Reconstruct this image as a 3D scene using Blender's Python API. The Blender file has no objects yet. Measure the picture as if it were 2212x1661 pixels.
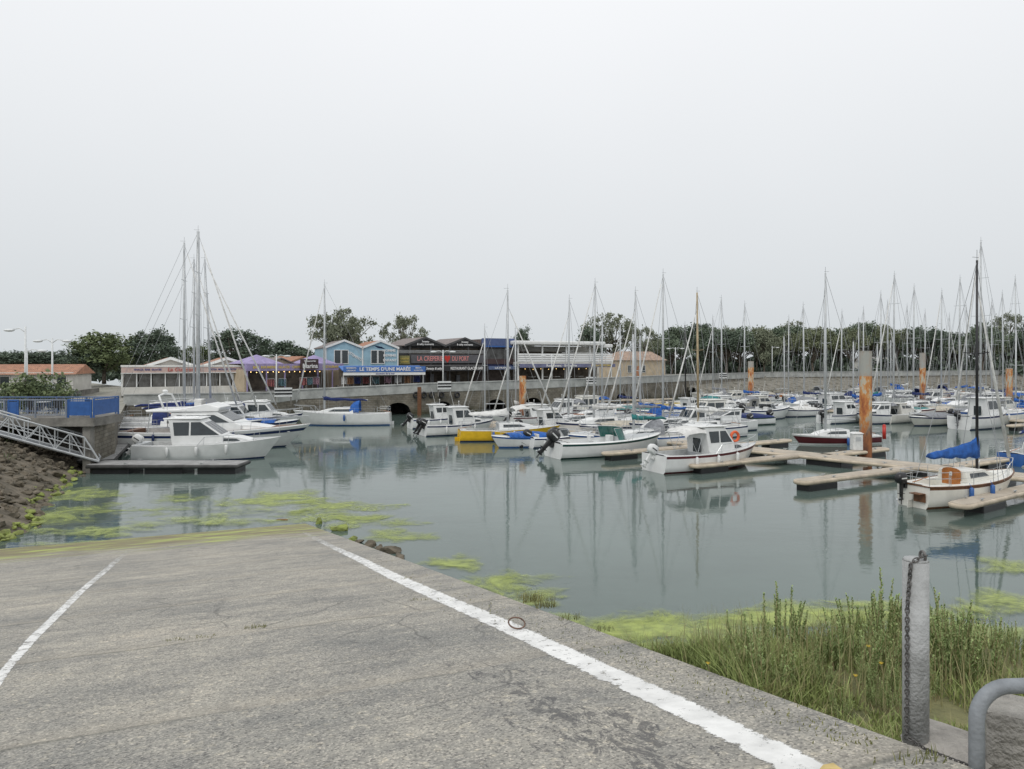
import bpy, bmesh, math, random
from mathutils import Vector, Matrix
random.seed(7)
R=random.Random(11)
scene=bpy.context.scene
COL=scene.collection
FP=1534.0; H=6.0; HZ=778.0; CX=1106.0

# ---------------------------------------------------------------- survey helpers (plan positions)
def WP(px,py,z=0.0):
    Y=(H-z)*FP/(py-HZ); return ((px-CX)/FP*Y, Y)
def XY(px,Y): return ((px-CX)/FP*Y, Y)
def ZZ(py,Y): return H-(py-HZ)*Y/FP
# slipway plane
AX,AY=-7.6,26.1; UX,UY=-.376,.926; SL=.174
def ramp_t(X,Y): return -((X-AX)*UX+(Y-AY)*UY)
def ramp_z(X,Y): return SL*ramp_t(X,Y)
def RP(px,py):
    a=(px-CX)/FP; b=(py-HZ)/FP
    Y=1.297/(b-.1611+.0654*a); X=a*Y
    return (X,Y,ramp_z(X,Y))

# ---------------------------------------------------------------- materials
MATS={}
def lin(c): return tuple(c)+(1,) if len(c)==3 else c
def mat(name,c,rough=.5,var=.15,scale=3.0,metal=0,bump=0.0,bscale=None,c2=None,emit=None,estr=0,spec=.5,alpha=None):
    if name in MATS: return MATS[name]
    m=bpy.data.materials.new(name); m.use_nodes=True; nt=m.node_tree; N=nt.nodes; Lk=nt.links
    b=N['Principled BSDF']; b.inputs['Roughness'].default_value=rough; b.inputs['Metallic'].default_value=metal
    b.inputs['Specular IOR Level'].default_value=spec
    tc=N.new('ShaderNodeTexCoord'); no=N.new('ShaderNodeTexNoise'); no.inputs['Scale'].default_value=scale; no.inputs['Detail'].default_value=6
    no.inputs['Roughness'].default_value=.65
    Lk.new(tc.outputs['Object'],no.inputs['Vector'])
    cr=N.new('ShaderNodeValToRGB')
    if c2 is None: c2=[x*(1-var*2) for x in c]
    c1=[min(1,x*(1+var*.4)) for x in c]
    cr.color_ramp.elements[0].position=.3; cr.color_ramp.elements[0].color=lin(c2)
    cr.color_ramp.elements[1].position=.62; cr.color_ramp.elements[1].color=lin(c1)
    Lk.new(no.outputs['Fac'],cr.inputs['Fac']); Lk.new(cr.outputs['Color'],b.inputs['Base Color'])
    if bump:
        n2=N.new('ShaderNodeTexNoise'); n2.inputs['Scale'].default_value=bscale or scale*4; n2.inputs['Detail'].default_value=5
        Lk.new(tc.outputs['Object'],n2.inputs['Vector'])
        bu=N.new('ShaderNodeBump'); bu.inputs['Strength'].default_value=bump; bu.inputs['Distance'].default_value=.05
        Lk.new(n2.outputs['Fac'],bu.inputs['Height']); Lk.new(bu.outputs['Normal'],b.inputs['Normal'])
    if emit:
        b.inputs['Emission Color'].default_value=lin(emit); b.inputs['Emission Strength'].default_value=estr
    MATS[name]=m; return m
def base(m): return m.node_tree.nodes, m.node_tree.links, m.node_tree.nodes['Principled BSDF']

white=mat('gelcoat_white',(.76,.77,.76),.3,.06,1.5)
cream=mat('gelcoat_cream',(.74,.73,.67),.35,.07,1.5)
ivory=mat('gelcoat_ivory',(.66,.65,.60),.4,.08,1.5)
grey=mat('gelcoat_grey',(.5,.52,.53),.35,.08,2)
deckm=mat('deck_offwhite',(.62,.63,.62),.6,.1,4)
navy=mat('navy_paint',(.015,.03,.10),.3,.1)
green_h=mat('dark_green_paint',(.01,.05,.045),.3,.1)
yellow=mat('yellow_paint',(.75,.47,.02),.35,.1)
maroon=mat('maroon_paint',(.10,.012,.018),.35,.15)
redm=mat('red_paint',(.5,.03,.02),.4,.1)
bluep=mat('blue_paint',(.03,.11,.34),.4,.12)
bottom=mat('antifouling',(.03,.04,.06),.8,.2)
bottom_g=mat('antifouling_green',(.04,.07,.04),.8,.2)
glass=mat('tinted_glass',(.025,.035,.04),.06,.2,2,spec=.8)
glassg=mat('green_tinted_glass',(.02,.13,.11),.08,.2,2,spec=.8)
alu=mat('aluminium_spar',(.50,.52,.53),.4,.1,2,metal=.2)
aluw=mat('painted_spar',(.68,.69,.69),.4,.08,2)
blackm=mat('black_spar',(.02,.02,.022),.35,.2,2)
tan=mat('wooden_spar',(.42,.33,.2),.5,.2,2)
steel=mat('stainless_steel',(.55,.57,.58),.3,.1,2,metal=.6)
wire=mat('rigging_wire',(.32,.33,.34),.5,.1,2)
blk=mat('black_plastic',(.018,.018,.02),.35,.2,6)
whp=mat('white_plastic',(.7,.71,.7),.4,.1,6)
wood=mat('varnished_wood',(.42,.15,.035),.35,.2,5)
teak=mat('teak_trim',(.16,.07,.03),.5,.25,5)
cloth_b=mat('blue_canvas',(.02,.11,.40),.85,.25,4,bump=.6,bscale=7)
cloth_n=mat('navy_canvas',(.015,.03,.13),.85,.25,4,bump=.6,bscale=7)
cloth_w=mat('white_canvas',(.66,.66,.64),.85,.15,3,bump=.6,bscale=5)
cloth_t=mat('teal_canvas',(.03,.19,.19),.85,.25,4,bump=.5,bscale=7)
cloth_g=mat('grey_canvas',(.25,.26,.28),.85,.2,4,bump=.5,bscale=7)
cloth_be=mat('beige_canvas',(.5,.46,.38),.85,.2,4,bump=.5,bscale=7)
orange=mat('orange_foam',(.75,.13,.04),.6,.15)
conc=mat('light_concrete',(.42,.43,.41),.85,.2,.9,bump=.3,bscale=12)
conc_d=mat('weathered_concrete',(.22,.21,.19),.9,.28,1.0,bump=.4,bscale=9)
darkm=mat('dark_interior',(.025,.021,.02),.9,.3,2)  # near-black colour paints in the shade inside quay arches and cafe
lampw=mat('lamp_white_paint',(.68,.70,.70),.4,.08)
galv=mat('galvanised_steel',(.33,.35,.37),.5,.15,14,metal=.3,bump=.1,bscale=60)
postm=mat('weathered_post_paint',(.42,.43,.43),.8,.16,4,bump=.4,bscale=70,c2=(.22,.225,.22))
hoopm=mat('grey_tube_paint',(.24,.26,.28),.55,.15,9,bump=.15,bscale=60)
bulbm=mat('warm_bulb',(1,.8,.4),.4,.05,emit=(1,.62,.2),estr=4)

# ---------------------------------------------------------------- mesh builder
class M:
    def __init__(s): s.v=[];s.f=[];s.m=[]
    def add(s,vs,fs,mi=0):
        o=len(s.v); s.v+= [tuple(p) for p in vs]
        for i,f in enumerate(fs): s.f.append([a+o for a in f]); s.m.append(mi if not isinstance(mi,list) else mi[i])
        return s
    def box(s,c,d,rz=0,mi=0,taper=1.0):
        x,y,z=d[0]/2,d[1]/2,d[2]/2; vs=[]
        ca,sa=math.cos(rz),math.sin(rz)
        for dz,k in((-z,1),(z,taper)):
            for dx,dy in((-x,-y),(x,-y),(x,y),(-x,y)):
                a,b=dx*k,dy*k
                vs.append((c[0]+a*ca-b*sa,c[1]+a*sa+b*ca,c[2]+dz))
        return s.add(vs,[(3,2,1,0),(4,5,6,7),(0,1,5,4),(1,2,6,5),(2,3,7,6),(3,0,4,7)],mi)
    def tube(s,p0,p1,r0,r1=None,n=6,mi=0,cap=True):
        r1=r0 if r1 is None else r1
        p0=Vector(p0);p1=Vector(p1);d=(p1-p0)
        if d.length<1e-6: return s
        d.normalize(); a=d.orthogonal().normalized(); b=d.cross(a)
        vs=[];fs=[]
        for p,r in((p0,r0),(p1,r1)):
            for i in range(n):
                t=2*math.pi*i/n; vs.append(p+a*(r*math.cos(t))+b*(r*math.sin(t)))
        for i in range(n): j=(i+1)%n; fs.append((i,j,n+j,n+i))
        if cap: fs.append(tuple(range(n))[::-1]); fs.append(tuple(range(n,2*n)))
        return s.add(vs,fs,mi)
    def path(s,pts,r,n=6,mi=0):
        pts=[Vector(p) for p in pts]; vs=[];fs=[]; rs=r if isinstance(r,(list,tuple)) else [r]*len(pts)
        up=None
        for k,p in enumerate(pts):
            d=(pts[min(k+1,len(pts)-1)]-pts[max(k-1,0)]).normalized()
            if up is None: up=d.orthogonal().normalized()
            a=(up-d*up.dot(d)).normalized(); up=a; b=d.cross(a)
            for i in range(n):
                t=2*math.pi*i/n; vs.append(p+a*(rs[k]*math.cos(t))+b*(rs[k]*math.sin(t)))
        for k in range(len(pts)-1):
            for i in range(n): j=(i+1)%n; fs.append((k*n+i,k*n+j,(k+1)*n+j,(k+1)*n+i))
        fs.append(tuple(range(n))[::-1]); e=(len(pts)-1)*n; fs.append(tuple(range(e,e+n)))
        return s.add(vs,fs,mi)
    def loft(s,rings,closed=True,caps=True,mi=0):
        n=len(rings[0]); vs=[p for r in rings for p in r]; fs=[]; ms=[]
        for k in range(len(rings)-1):
            for i in range(n if closed else n-1):
                j=(i+1)%n; fs.append((k*n+i,k*n+j,(k+1)*n+j,(k+1)*n+i)); ms.append(mi if not isinstance(mi,list) else mi[i])
        if caps:
            fs.append(tuple(range(n))[::-1]); e=(len(rings)-1)*n; fs.append(tuple(range(e,e+n)))
            ms+= [0,0] if isinstance(mi,list) else [mi,mi]
        return s.add(vs,fs,ms)
    def poly(s,pts,mi=0): return s.add(pts,[tuple(range(len(pts)))],mi)
    def sphere(s,c,r,sz=(1,1,1),n=8,m=6,mi=0):
        vs=[];fs=[]
        for i in range(m+1):
            a=math.pi*i/m
            for j in range(n):
                b=2*math.pi*j/n; vs.append((c[0]+r*sz[0]*math.sin(a)*math.cos(b),c[1]+r*sz[1]*math.sin(a)*math.sin(b),c[2]+r*sz[2]*math.cos(a)))
        for i in range(m):
            for j in range(n): k=(j+1)%n; fs.append((i*n+j,i*n+k,(i+1)*n+k,(i+1)*n+j))
        return s.add(vs,fs,mi)
    def torus(s,c,R_,r,axis='y',n=18,m=8,mi=0):
        vs=[];fs=[]
        for i in range(n):
            a=2*math.pi*i/n
            for j in range(m):
                b=2*math.pi*j/m; q=R_+r*math.cos(b); w=r*math.sin(b)
                if axis=='y': p=(q*math.cos(a),w,q*math.sin(a))
                elif axis=='x': p=(w,q*math.cos(a),q*math.sin(a))
                else: p=(q*math.cos(a),q*math.sin(a),w)
                vs.append((c[0]+p[0],c[1]+p[1],c[2]+p[2]))
        for i in range(n):
            for j in range(m): fs.append((i*m+j,i*m+(j+1)%m,((i+1)%n)*m+(j+1)%m,((i+1)%n)*m+j))
        return s.add(vs,fs,mi)
    def mesh(s,name,mats,smooth=False,fix=True):
        me=bpy.data.meshes.new(name); me.from_pydata(s.v,[],s.f)
        mats=mats if isinstance(mats,(list,tuple)) else [mats]
        for m in mats: me.materials.append(m)
        me.polygons.foreach_set('material_index',s.m)
        if fix:
            bm=bmesh.new(); bm.from_mesh(me); bmesh.ops.recalc_face_normals(bm,faces=bm.faces); bm.to_mesh(me); bm.free()
        if smooth: me.polygons.foreach_set('use_smooth',[True]*len(me.polygons))
        me.update(); return me
def part(name,parent,m,mats,smooth=False,bevel=0,label=None,loc=None,rot=None,fix=True):
    me=m if isinstance(m,bpy.types.Mesh) else m.mesh(name,mats,smooth,fix)
    o=bpy.data.objects.new(name,me); COL.objects.link(o)
    if parent is not None: o.parent=parent
    if bevel:
        b=o.modifiers.new('b','BEVEL'); b.width=bevel; b.segments=2; b.limit_method='ANGLE'; b.angle_limit=math.radians(35)
    if loc: o.location=loc
    if rot: o.rotation_euler=rot
    if label: o['label']=label
    return o
def top(name,label,cat,loc=(0,0,0),rz=0,m=None,mats=None,group=None,smooth=False,bevel=0,kind=None,fix=True):
    if m is None: o=bpy.data.objects.new(name,None); COL.objects.link(o); o.empty_display_size=.5
    else: o=part(name,None,m,mats,smooth,bevel,fix=fix)
    o.location=loc; o.rotation_euler=(0,0,rz)
    if kind: o['kind']=kind
    if label: o['label']=label
    if cat: o['category']=cat
    if group: o['group']=group
    return o
def lerp(a,b,t): return a+(b-a)*t
def text(parent,s,x,z,size,m,y=-.03,width=None,name='lettering',shear=0,rot=0):
    cu=bpy.data.curves.new('t','FONT'); cu.body=s; cu.size=size; cu.extrude=.008; cu.align_x='CENTER'; cu.align_y='CENTER'; cu.shear=shear; cu.offset=size*.02
    cu.resolution_u=3
    o=bpy.data.objects.new('t',cu); COL.objects.link(o); bpy.context.view_layer.update()
    me=bpy.data.meshes.new_from_object(o.evaluated_get(bpy.context.evaluated_depsgraph_get()))
    bpy.data.objects.remove(o)
    xs=[v.co.x for v in me.vertices]; w=max(xs)-min(xs) if xs else 1
    k=(width/w) if width else 1
    for v in me.vertices:
        a,b=v.co.x*k,v.co.y
        a,b=a*math.cos(rot)-b*math.sin(rot),a*math.sin(rot)+b*math.cos(rot)
        v.co=(a,-v.co.z,b)
    me.materials.clear(); me.materials.append(m); me.name=name
    p=part(name,parent,me,None); p.location=(x,y,z); return p

# ================================================================= WORLD, CAMERA, SUN
w=bpy.data.worlds.new('World'); scene.world=w; w.use_nodes=True; N=w.node_tree.nodes; Lk=w.node_tree.links
for n in list(N): N.remove(n)
out=N.new('ShaderNodeOutputWorld'); sky=N.new('ShaderNodeTexSky'); sky.sky_type='NISHITA'; sky.sun_disc=False
sky.sun_elevation=math.radians(52); sky.sun_rotation=math.radians(200); sky.dust_density=4
hs=N.new('ShaderNodeHueSaturation'); hs.inputs['Saturation'].default_value=.3
b1=N.new('ShaderNodeBackground'); b1.inputs['Strength'].default_value=.06
Lk.new(sky.outputs[0],hs.inputs['Color']); Lk.new(hs.outputs[0],b1.inputs['Color'])
tc=N.new('ShaderNodeTexCoord'); sx=N.new('ShaderNodeSeparateXYZ'); Lk.new(tc.outputs['Generated'],sx.inputs[0])
ns=N.new('ShaderNodeTexNoise'); ns.inputs['Scale'].default_value=1.6; ns.inputs['Detail'].default_value=3; Lk.new(tc.outputs['Generated'],ns.inputs['Vector'])
ma=N.new('ShaderNodeMath'); ma.operation='MULTIPLY_ADD'; ma.inputs[1].default_value=.14; Lk.new(ns.outputs['Fac'],ma.inputs[0]); Lk.new(sx.outputs['Z'],ma.inputs[2])
cr=N.new('ShaderNodeValToRGB'); Lk.new(ma.outputs[0],cr.inputs['Fac'])
e=cr.color_ramp.elements; e[0].position=.03; e[0].color=(.61,.65,.675,1); e[1].position=.55; e[1].color=(.93,.945,.97,1)
x=e.new(.2); x.color=(.73,.76,.785,1)
b2=N.new('ShaderNodeBackground'); b2.inputs['Strength'].default_value=1.03; Lk.new(cr.outputs[0],b2.inputs['Color'])
mx=N.new('ShaderNodeMixShader'); mx.inputs[0].default_value=.96; Lk.new(b1.outputs[0],mx.inputs[1]); Lk.new(b2.outputs[0],mx.inputs[2]); Lk.new(mx.outputs[0],out.inputs[0])
sd=bpy.data.lights.new('sun','SUN'); sd.energy=1.15; sd.angle=math.radians(25); sd.color=(1,.97,.92)
so=bpy.data.objects.new('sun',sd); COL.objects.link(so); so.rotation_euler=(math.radians(38),0,math.radians(-25))
cd=bpy.data.cameras.new('camera'); cam=bpy.data.objects.new('camera',cd); COL.objects.link(cam); scene.camera=cam
cam.location=(0,0,H); cam.rotation_euler=(math.radians(90),0,0); cd.sensor_width=36; cd.lens=FP/2212*36
cd.shift_y=-(830.5-HZ)/2212; cd.clip_end=6000; cd.clip_start=.05
scene.view_settings.view_transform='Standard'; scene.view_settings.look='None'; scene.view_settings.exposure=0

# ================================================================= WATER
wm=mat('harbour_water',(.098,.135,.12),.03,.15,.06); Nn,Ll,B=base(wm); B.inputs['IOR'].default_value=1.36
tcn=Nn.new('ShaderNodeTexCoord')
def noise(sc,det,mapscale=None):
    n=Nn.new('ShaderNodeTexNoise'); n.inputs['Scale'].default_value=sc; n.inputs['Detail'].default_value=det
    mp=Nn.new('ShaderNodeMapping'); Ll.new(tcn.outputs['Object'],mp.inputs[0])
    if mapscale: mp.inputs['Scale'].default_value=mapscale
    Ll.new(mp.outputs[0],n.inputs['Vector']); return n
n1=noise(1.0,4,(1.0,1.6,1)); n2=noise(6.0,3,(1,1.5,1)); n3=noise(.09,3)
mm=Nn.new('ShaderNodeMath'); mm.operation='MULTIPLY_ADD'; mm.inputs[1].default_value=.22; Ll.new(n2.outputs[0],mm.inputs[0]); Ll.new(n1.outputs[0],mm.inputs[2])
bu=Nn.new('ShaderNodeBump'); bu.inputs['Distance'].default_value=.032; Ll.new(mm.outputs[0],bu.inputs['Height']); Ll.new(bu.outputs[0],B.inputs['Normal'])
mr=Nn.new('ShaderNodeMapRange'); mr.inputs[1].default_value=.38; mr.inputs[2].default_value=.65; mr.inputs[3].default_value=.07; mr.inputs[4].default_value=.38
Ll.new(n3.outputs[0],mr.inputs[0]); Ll.new(mr.outputs[0],bu.inputs['Strength'])
m=M(); m.poly([(-400,-60,0),(900,-60,0),(900,260,0),(-400,260,0)])
top('water','calm green-grey harbour water','water',m=m,mats=wm,kind='structure')

# floating algae (ragged sheets)
am=mat('algae_scum',(.35,.41,.12),.8,.3,3,c2=(.24,.29,.11)); Nn,Ll,B=base(am)
att=Nn.new('ShaderNodeAttribute'); att.attribute_name='fade'
tcn=Nn.new('ShaderNodeTexCoord'); na=noise(1.0,12,(.75,.9,1)); na.inputs['Roughness'].default_value=.76; na.inputs['Distortion'].default_value=.9
am2=Nn.new('ShaderNodeMath'); am2.operation='MULTIPLY_ADD'; am2.inputs[1].default_value=2.9; am2.inputs[2].default_value=-1.45; Ll.new(na.outputs[0],am2.inputs[0])
ad=Nn.new('ShaderNodeMath'); ad.operation='ADD'; Ll.new(att.outputs['Fac'],ad.inputs[0]); Ll.new(am2.outputs[0],ad.inputs[1])
r2=Nn.new('ShaderNodeMapRange'); r2.inputs[1].default_value=.12; r2.inputs[2].default_value=.95; Ll.new(ad.outputs[0],r2.inputs[0])
r2.inputs[4].default_value=.92
tr=Nn.new('ShaderNodeBsdfTransparent'); mxx=Nn.new('ShaderNodeMixShader'); Ll.new(r2.outputs[0],mxx.inputs[0]); Ll.new(tr.outputs[0],mxx.inputs[1]); Ll.new(B.outputs[0],mxx.inputs[2])
Ll.new(mxx.outputs[0],Nn['Material Output'].inputs[0])
m=M(); fade=[]; cntA=0
def algae(px,py,wx,wy,st=.42):
    global cntA
    cntA+=1; st+=.06
    (cx,cy)=WP(px,py); x0,_=WP(px-wx,py); x1,_=WP(px+wx,py); _,ya=WP(px,py-wy); _,yb=WP(px,py+wy)
    n=28; rx=(x1-x0)/2; z=.006+.0015*cntA; o=len(m.v)
    vs=[(cx,cy,z)]; fade.append(st)
    rr_=((.35,st*.95),(.7,st*.35),(1.15,-.9))
    for k,(rr,fv) in enumerate(rr_):
        for i in range(n):
            a=2*math.pi*i/n; q=rr*(1+.22*math.sin(3*a+px)+.15*math.sin(7*a+py))
            dy=(ya-cy) if math.sin(a)>0 else (cy-yb)
            vs.append((cx+rx*q*math.cos(a),cy+dy*q*math.sin(a),z)); fade.append(fv)
    fs=[(0,1+i,1+(i+1)%n) for i in range(n)]
    for k in range(2): fs+=[(1+k*n+i,1+(k+1)*n+i,1+(k+1)*n+(i+1)%n,1+k*n+(i+1)%n) for i in range(n)]
    m.add(vs,fs)
for a in [(165,1070,130,22,.5),(130,1112,150,30,.5),(385,1078,90,14),(300,1105,160,18,.25),(600,1080,180,24,.58),(730,1098,170,22,.58),(700,1118,200,20,.5),(800,1128,150,20,.5),(850,1160,110,22,.55),(985,1216,95,24,.6),(1060,1262,130,34,.6),(1150,1250,120,16,.4),(1130,1290,140,28,.5),
          (1300,1350,240,40,.7),(1500,1365,320,56,.75),(1750,1335,320,40,.7),(1400,1410,240,44,.6),(1950,1325,240,34,.65),(2190,1228,120,26,.65),(2190,1310,200,40,.6),(2100,1370,240,44,.6),(200,1150,180,20,.5),(50,1130,80,30,.5),(430,1128,240,16,.4),(560,1105,200,16,.25),(150,1178,150,12,.5)]:
    algae(*a)
o=top('floating_algae','yellow-green algae scum drifting on the water','algae',m=m,mats=am,kind='stuff',fix=False)
at=o.data.attributes.new('fade','FLOAT','POINT'); at.data.foreach_set('value',fade)

# ================================================================= SLIPWAY
rm=bpy.data.materials.new('slipway_concrete'); rm.use_nodes=True; Nn,Ll,B=base(rm); B.inputs['Roughness'].default_value=.9
tcn=Nn.new('ShaderNodeTexCoord')
def ramp(node,stops):
    c=Nn.new('ShaderNodeValToRGB'); Ll.new(node,c.inputs[0]); el=c.color_ramp.elements
    el[0].position,el[0].color=stops[0][0],lin(stops[0][1]); el[1].position,el[1].color=stops[-1][0],lin(stops[-1][1])
    for p,cc in stops[1:-1]:
        q=el.new(p); q.color=lin(cc)
    return c
def mix(fac,a,b,mode='MIX'):
    q=Nn.new('ShaderNodeMix'); q.data_type='RGBA'; q.blend_type=mode
    if isinstance(fac,(int,float)): q.inputs[0].default_value=fac
    else: Ll.new(fac,q.inputs[0])
    for i,s_ in((6,a),(7,b)):
        if isinstance(s_,tuple): q.inputs[i].default_value=lin(s_)
        else: Ll.new(s_,q.inputs[i])
    return q.outputs[2]
def math_(op,a,b=None,c=None):
    q=Nn.new('ShaderNodeMath'); q.operation=op
    for i,s_ in enumerate((a,b,c)):
        if s_ is None: continue
        if isinstance(s_,(int,float)): q.inputs[i].default_value=s_
        else: Ll.new(s_,q.inputs[i])
    return q.outputs[0]
big=noise(.6,8,(.8,1.3,1)); big.inputs['Roughness'].default_value=.65; mid=noise(2.6,8,(1,1.3,1)); mid.inputs['Roughness'].default_value=.75
c_big=ramp(big.outputs[0],[(.32,(.25,.25,.235)),(.46,(.33,.32,.29)),(.58,(.375,.36,.32)),(.70,(.42,.395,.345))])
c_mid=ramp(mid.outputs[0],[(.32,(.72,.73,.75)),(.6,(1.05,1.04,1.02))])
col=mix(1.0,c_big.outputs[0],c_mid.outputs[0],'MULTIPLY')
def speck(sc,stops,f):
    global col
    vo=Nn.new('ShaderNodeTexVoronoi'); vo.inputs['Scale'].default_value=sc; Ll.new(tcn.outputs['Object'],vo.inputs['Vector'])
    sp=Nn.new('ShaderNodeSeparateColor'); Ll.new(vo.outputs['Color'],sp.inputs[0])
    col=mix(f,col,ramp(sp.outputs[0],stops).outputs[0],'MULTIPLY')
speck(95,[(0,(.42,.42,.43)),(.25,(.85,.85,.85)),(.8,(1.08,1.07,1.05)),(.97,(1.6,1.55,1.5))],.95)
speck(30,[(0,(.7,.7,.72)),(.12,(.96,.96,.96)),(.9,(1.03,1.03,1.02)),(.985,(1.4,1.35,1.25))],.7)
mp=Nn.new('ShaderNodeMapping'); mp.inputs['Scale'].default_value=(.3,1.2,1); Ll.new(tcn.outputs['Object'],mp.inputs[0])
ng=Nn.new('ShaderNodeTexNoise'); ng.inputs['Scale'].default_value=3.2; ng.inputs['Detail'].default_value=9; ng.inputs['Roughness'].default_value=.72; Ll.new(mp.outputs[0],ng.inputs['Vector'])
c_g=ramp(ng.outputs[0],[(.36,(.76,.77,.79)),(.5,(1,1,1)),(.7,(1.08,1.06,1.03))])
col=mix(.65,col,c_g.outputs[0],'MULTIPLY')
sxyz=Nn.new('ShaderNodeSeparateXYZ'); Ll.new(tcn.outputs['Object'],sxyz.inputs[0])
V_,T_=sxyz.outputs[0],sxyz.outputs[1]
# construction joints with wandering edges
jn=noise(1.1,6); tj=math_('ADD',T_,math_('MULTIPLY',jn.outputs[0],.22)); fr0=math_('FRACT',math_('MULTIPLY',tj,.42)); fr_=math_('ABSOLUTE',math_('SUBTRACT',fr0,.5))
jm=noise(.9,5); c_jm=ramp(jm.outputs[0],[(.42,(0,0,0)),(.55,(1,1,1))])
c_j=ramp(fr_,[(0,(1,1,1)),(.005,(.9,.9,.9)),(.013,(0,0,0))]); col=mix(math_('MULTIPLY',math_('MULTIPLY',c_j.outputs[0],c_jm.outputs[0]),.6),col,(.12,.12,.10))
c_jb=ramp(fr0,[(.36,(0,0,0)),(.49,(1,1,1)),(.5,(0,0,0))]); col=mix(math_('MULTIPLY',c_jb.outputs[0],.25),col,(.42,.37,.29))
# fine branching cracks
cv=noise(1.2,5); cvv=Nn.new('ShaderNodeMix'); cvv.data_type='RGBA'; cvv.inputs[0].default_value=.28; Ll.new(tcn.outputs['Object'],cvv.inputs[6]); Ll.new(cv.outputs['Color'],cvv.inputs[7])
vc=Nn.new('ShaderNodeTexVoronoi'); vc.feature='DISTANCE_TO_EDGE'; vc.inputs['Scale'].default_value=1.1; Ll.new(cvv.outputs[2],vc.inputs['Vector'])
c_ck=ramp(vc.outputs['Distance'],[(0,(1,1,1)),(.004,(.8,.8,.8)),(.009,(0,0,0))]); ckm=noise(.45,4); c_ckm=ramp(ckm.outputs[0],[(.52,(0,0,0)),(.6,(1,1,1))])
col=mix(math_('MULTIPLY',math_('MULTIPLY',c_ck.outputs[0],c_ckm.outputs[0]),.6),col,(.09,.09,.085))
# tar streaks
tx=math_('ABSOLUTE',math_('SUBTRACT',V_,math_('MULTIPLY_ADD',T_,-.10,3.45)))
ty=math_('ABSOLUTE',math_('SUBTRACT',T_,24.0))
dd=math_('SUBTRACT',1.0,math_('ADD',math_('MULTIPLY',tx,2.6),math_('MULTIPLY',ty,.5)))
nst=noise(6.5,10,(1.7,.7,1)); nst.inputs['Roughness'].default_value=.8; nst.inputs['Distortion'].default_value=.8
stain=math_('ADD',math_('MULTIPLY',dd,.11),nst.outputs[0])
c_st=ramp(stain,[(.575,(0,0,0)),(.60,(1,1,1))])
col=mix(math_('MULTIPLY',c_st.outputs[0],.72),col,(.075,.075,.078))
# green-brown wet tide band
nb=noise(.8,6,(1,1.8,1))
tt=math_('ADD',T_,math_('MULTIPLY_ADD',nb.outputs[0],6,-3.0))
c_w=ramp(math_('MULTIPLY',tt,.1),[(.0,(1,1,1)),(.42,(1,1,1)),(.74,(0,0,0))])
ngc=noise(1.1,8,(.5,1.6,1)); ngc.inputs['Roughness'].default_value=.7; c_gr=ramp(ngc.outputs[0],[(.35,(.13,.105,.055)),(.46,(.20,.165,.08)),(.52,(.24,.24,.08)),(.6,(.38,.44,.09))])
col=mix(math_('MULTIPLY',c_w.outputs[0],.94),col,c_gr.outputs[0])
Ll.new(col,B.inputs['Base Color'])
rr=math_('MULTIPLY_ADD',c_w.outputs[0],-.3,.9); Ll.new(rr,B.inputs['Roughness'])
fb=noise(45,5); bu=Nn.new('ShaderNodeBump'); bu.inputs['Strength'].default_value=.7; bu.inputs['Distance'].default_value=.012
hh=math_('ADD',fb.outputs[0],math_('MULTIPLY',ng.outputs[0],2)); Ll.new(hh,bu.inputs['Height']); Ll.new(bu.outputs[0],B.inputs['Normal'])
m=M()
def vz(t): return SL*t if t<27 else SL*27
ts=[-8,0,4,8,12,16,20,24,27,60]; vs_=[0,4,8,10.3]
rows=[[(v,t,vz(t)) for v in vs_] for t in ts]
m.loft(rows,closed=False,caps=False)
for t0,t1 in zip(ts[:-1],ts[1:]): m.poly([(0,t0,vz(t0)),(0,t1,vz(t1)),(0,t1,vz(t1)-3.5),(0,t0,vz(t0)-3.5)])
m.poly([(10.3,16,vz(16)),(10.3,60,vz(27)),(60,60,vz(27)),(60,16,vz(16))])
ramp_o=top('slipway','grey concrete boat slipway running into the water','slipway',loc=(AX,AY,0),rz=0,m=m,mats=rm,kind='structure')
for v in ramp_o.data.vertices: v.co.x*=-1; v.co.y*=-1
ramp_o.rotation_euler=(0,0,math.atan2(.376,.926))
for n in list(Nn):
    if n.type=='TEX_COORD':
        mpf=Nn.new('ShaderNodeMapping'); mpf.inputs['Scale'].default_value=(-1,-1,1)
        tos=[l.to_socket for l in n.outputs['Object'].links]
        Ll.new(n.outputs['Object'],mpf.inputs[0])
        for s_ in tos: Ll.new(mpf.outputs[0],s_)
bm=bmesh.new(); bm.from_mesh(ramp_o.data); bmesh.ops.recalc_face_normals(bm,faces=bm.faces)
for f in bm.faces:
    if abs(f.normal.z)>.5 and f.normal.z<0: f.normal_flip()
bm.to_mesh(ramp_o.data); bm.free()

# painted lines
pm=mat('worn_road_paint',(.76,.76,.74),.7,.12,4); Nn,Ll,B=base(pm); tcn=Nn.new('ShaderNodeTexCoord')
nw=noise(11,9); nw.inputs['Roughness'].default_value=.82; at_=Nn.new('ShaderNodeAttribute'); at_.attribute_name='wear'
s1=Nn.new('ShaderNodeMath'); s1.operation='SUBTRACT'; Ll.new(nw.outputs[0],s1.inputs[0]); Ll.new(at_.outputs['Fac'],s1.inputs[1])
rg=Nn.new('ShaderNodeMapRange'); rg.inputs[1].default_value=-.02; rg.inputs[2].default_value=.03; Ll.new(s1.outputs[0],rg.inputs[0])
tr=Nn.new('ShaderNodeBsdfTransparent'); mxx=Nn.new('ShaderNodeMixShader'); Ll.new(rg.outputs[0],mxx.inputs[0]); Ll.new(tr.outputs[0],mxx.inputs[1]); Ll.new(B.outputs[0],mxx.inputs[2]); Ll.new(mxx.outputs[0],Nn['Material Output'].inputs[0])
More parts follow.
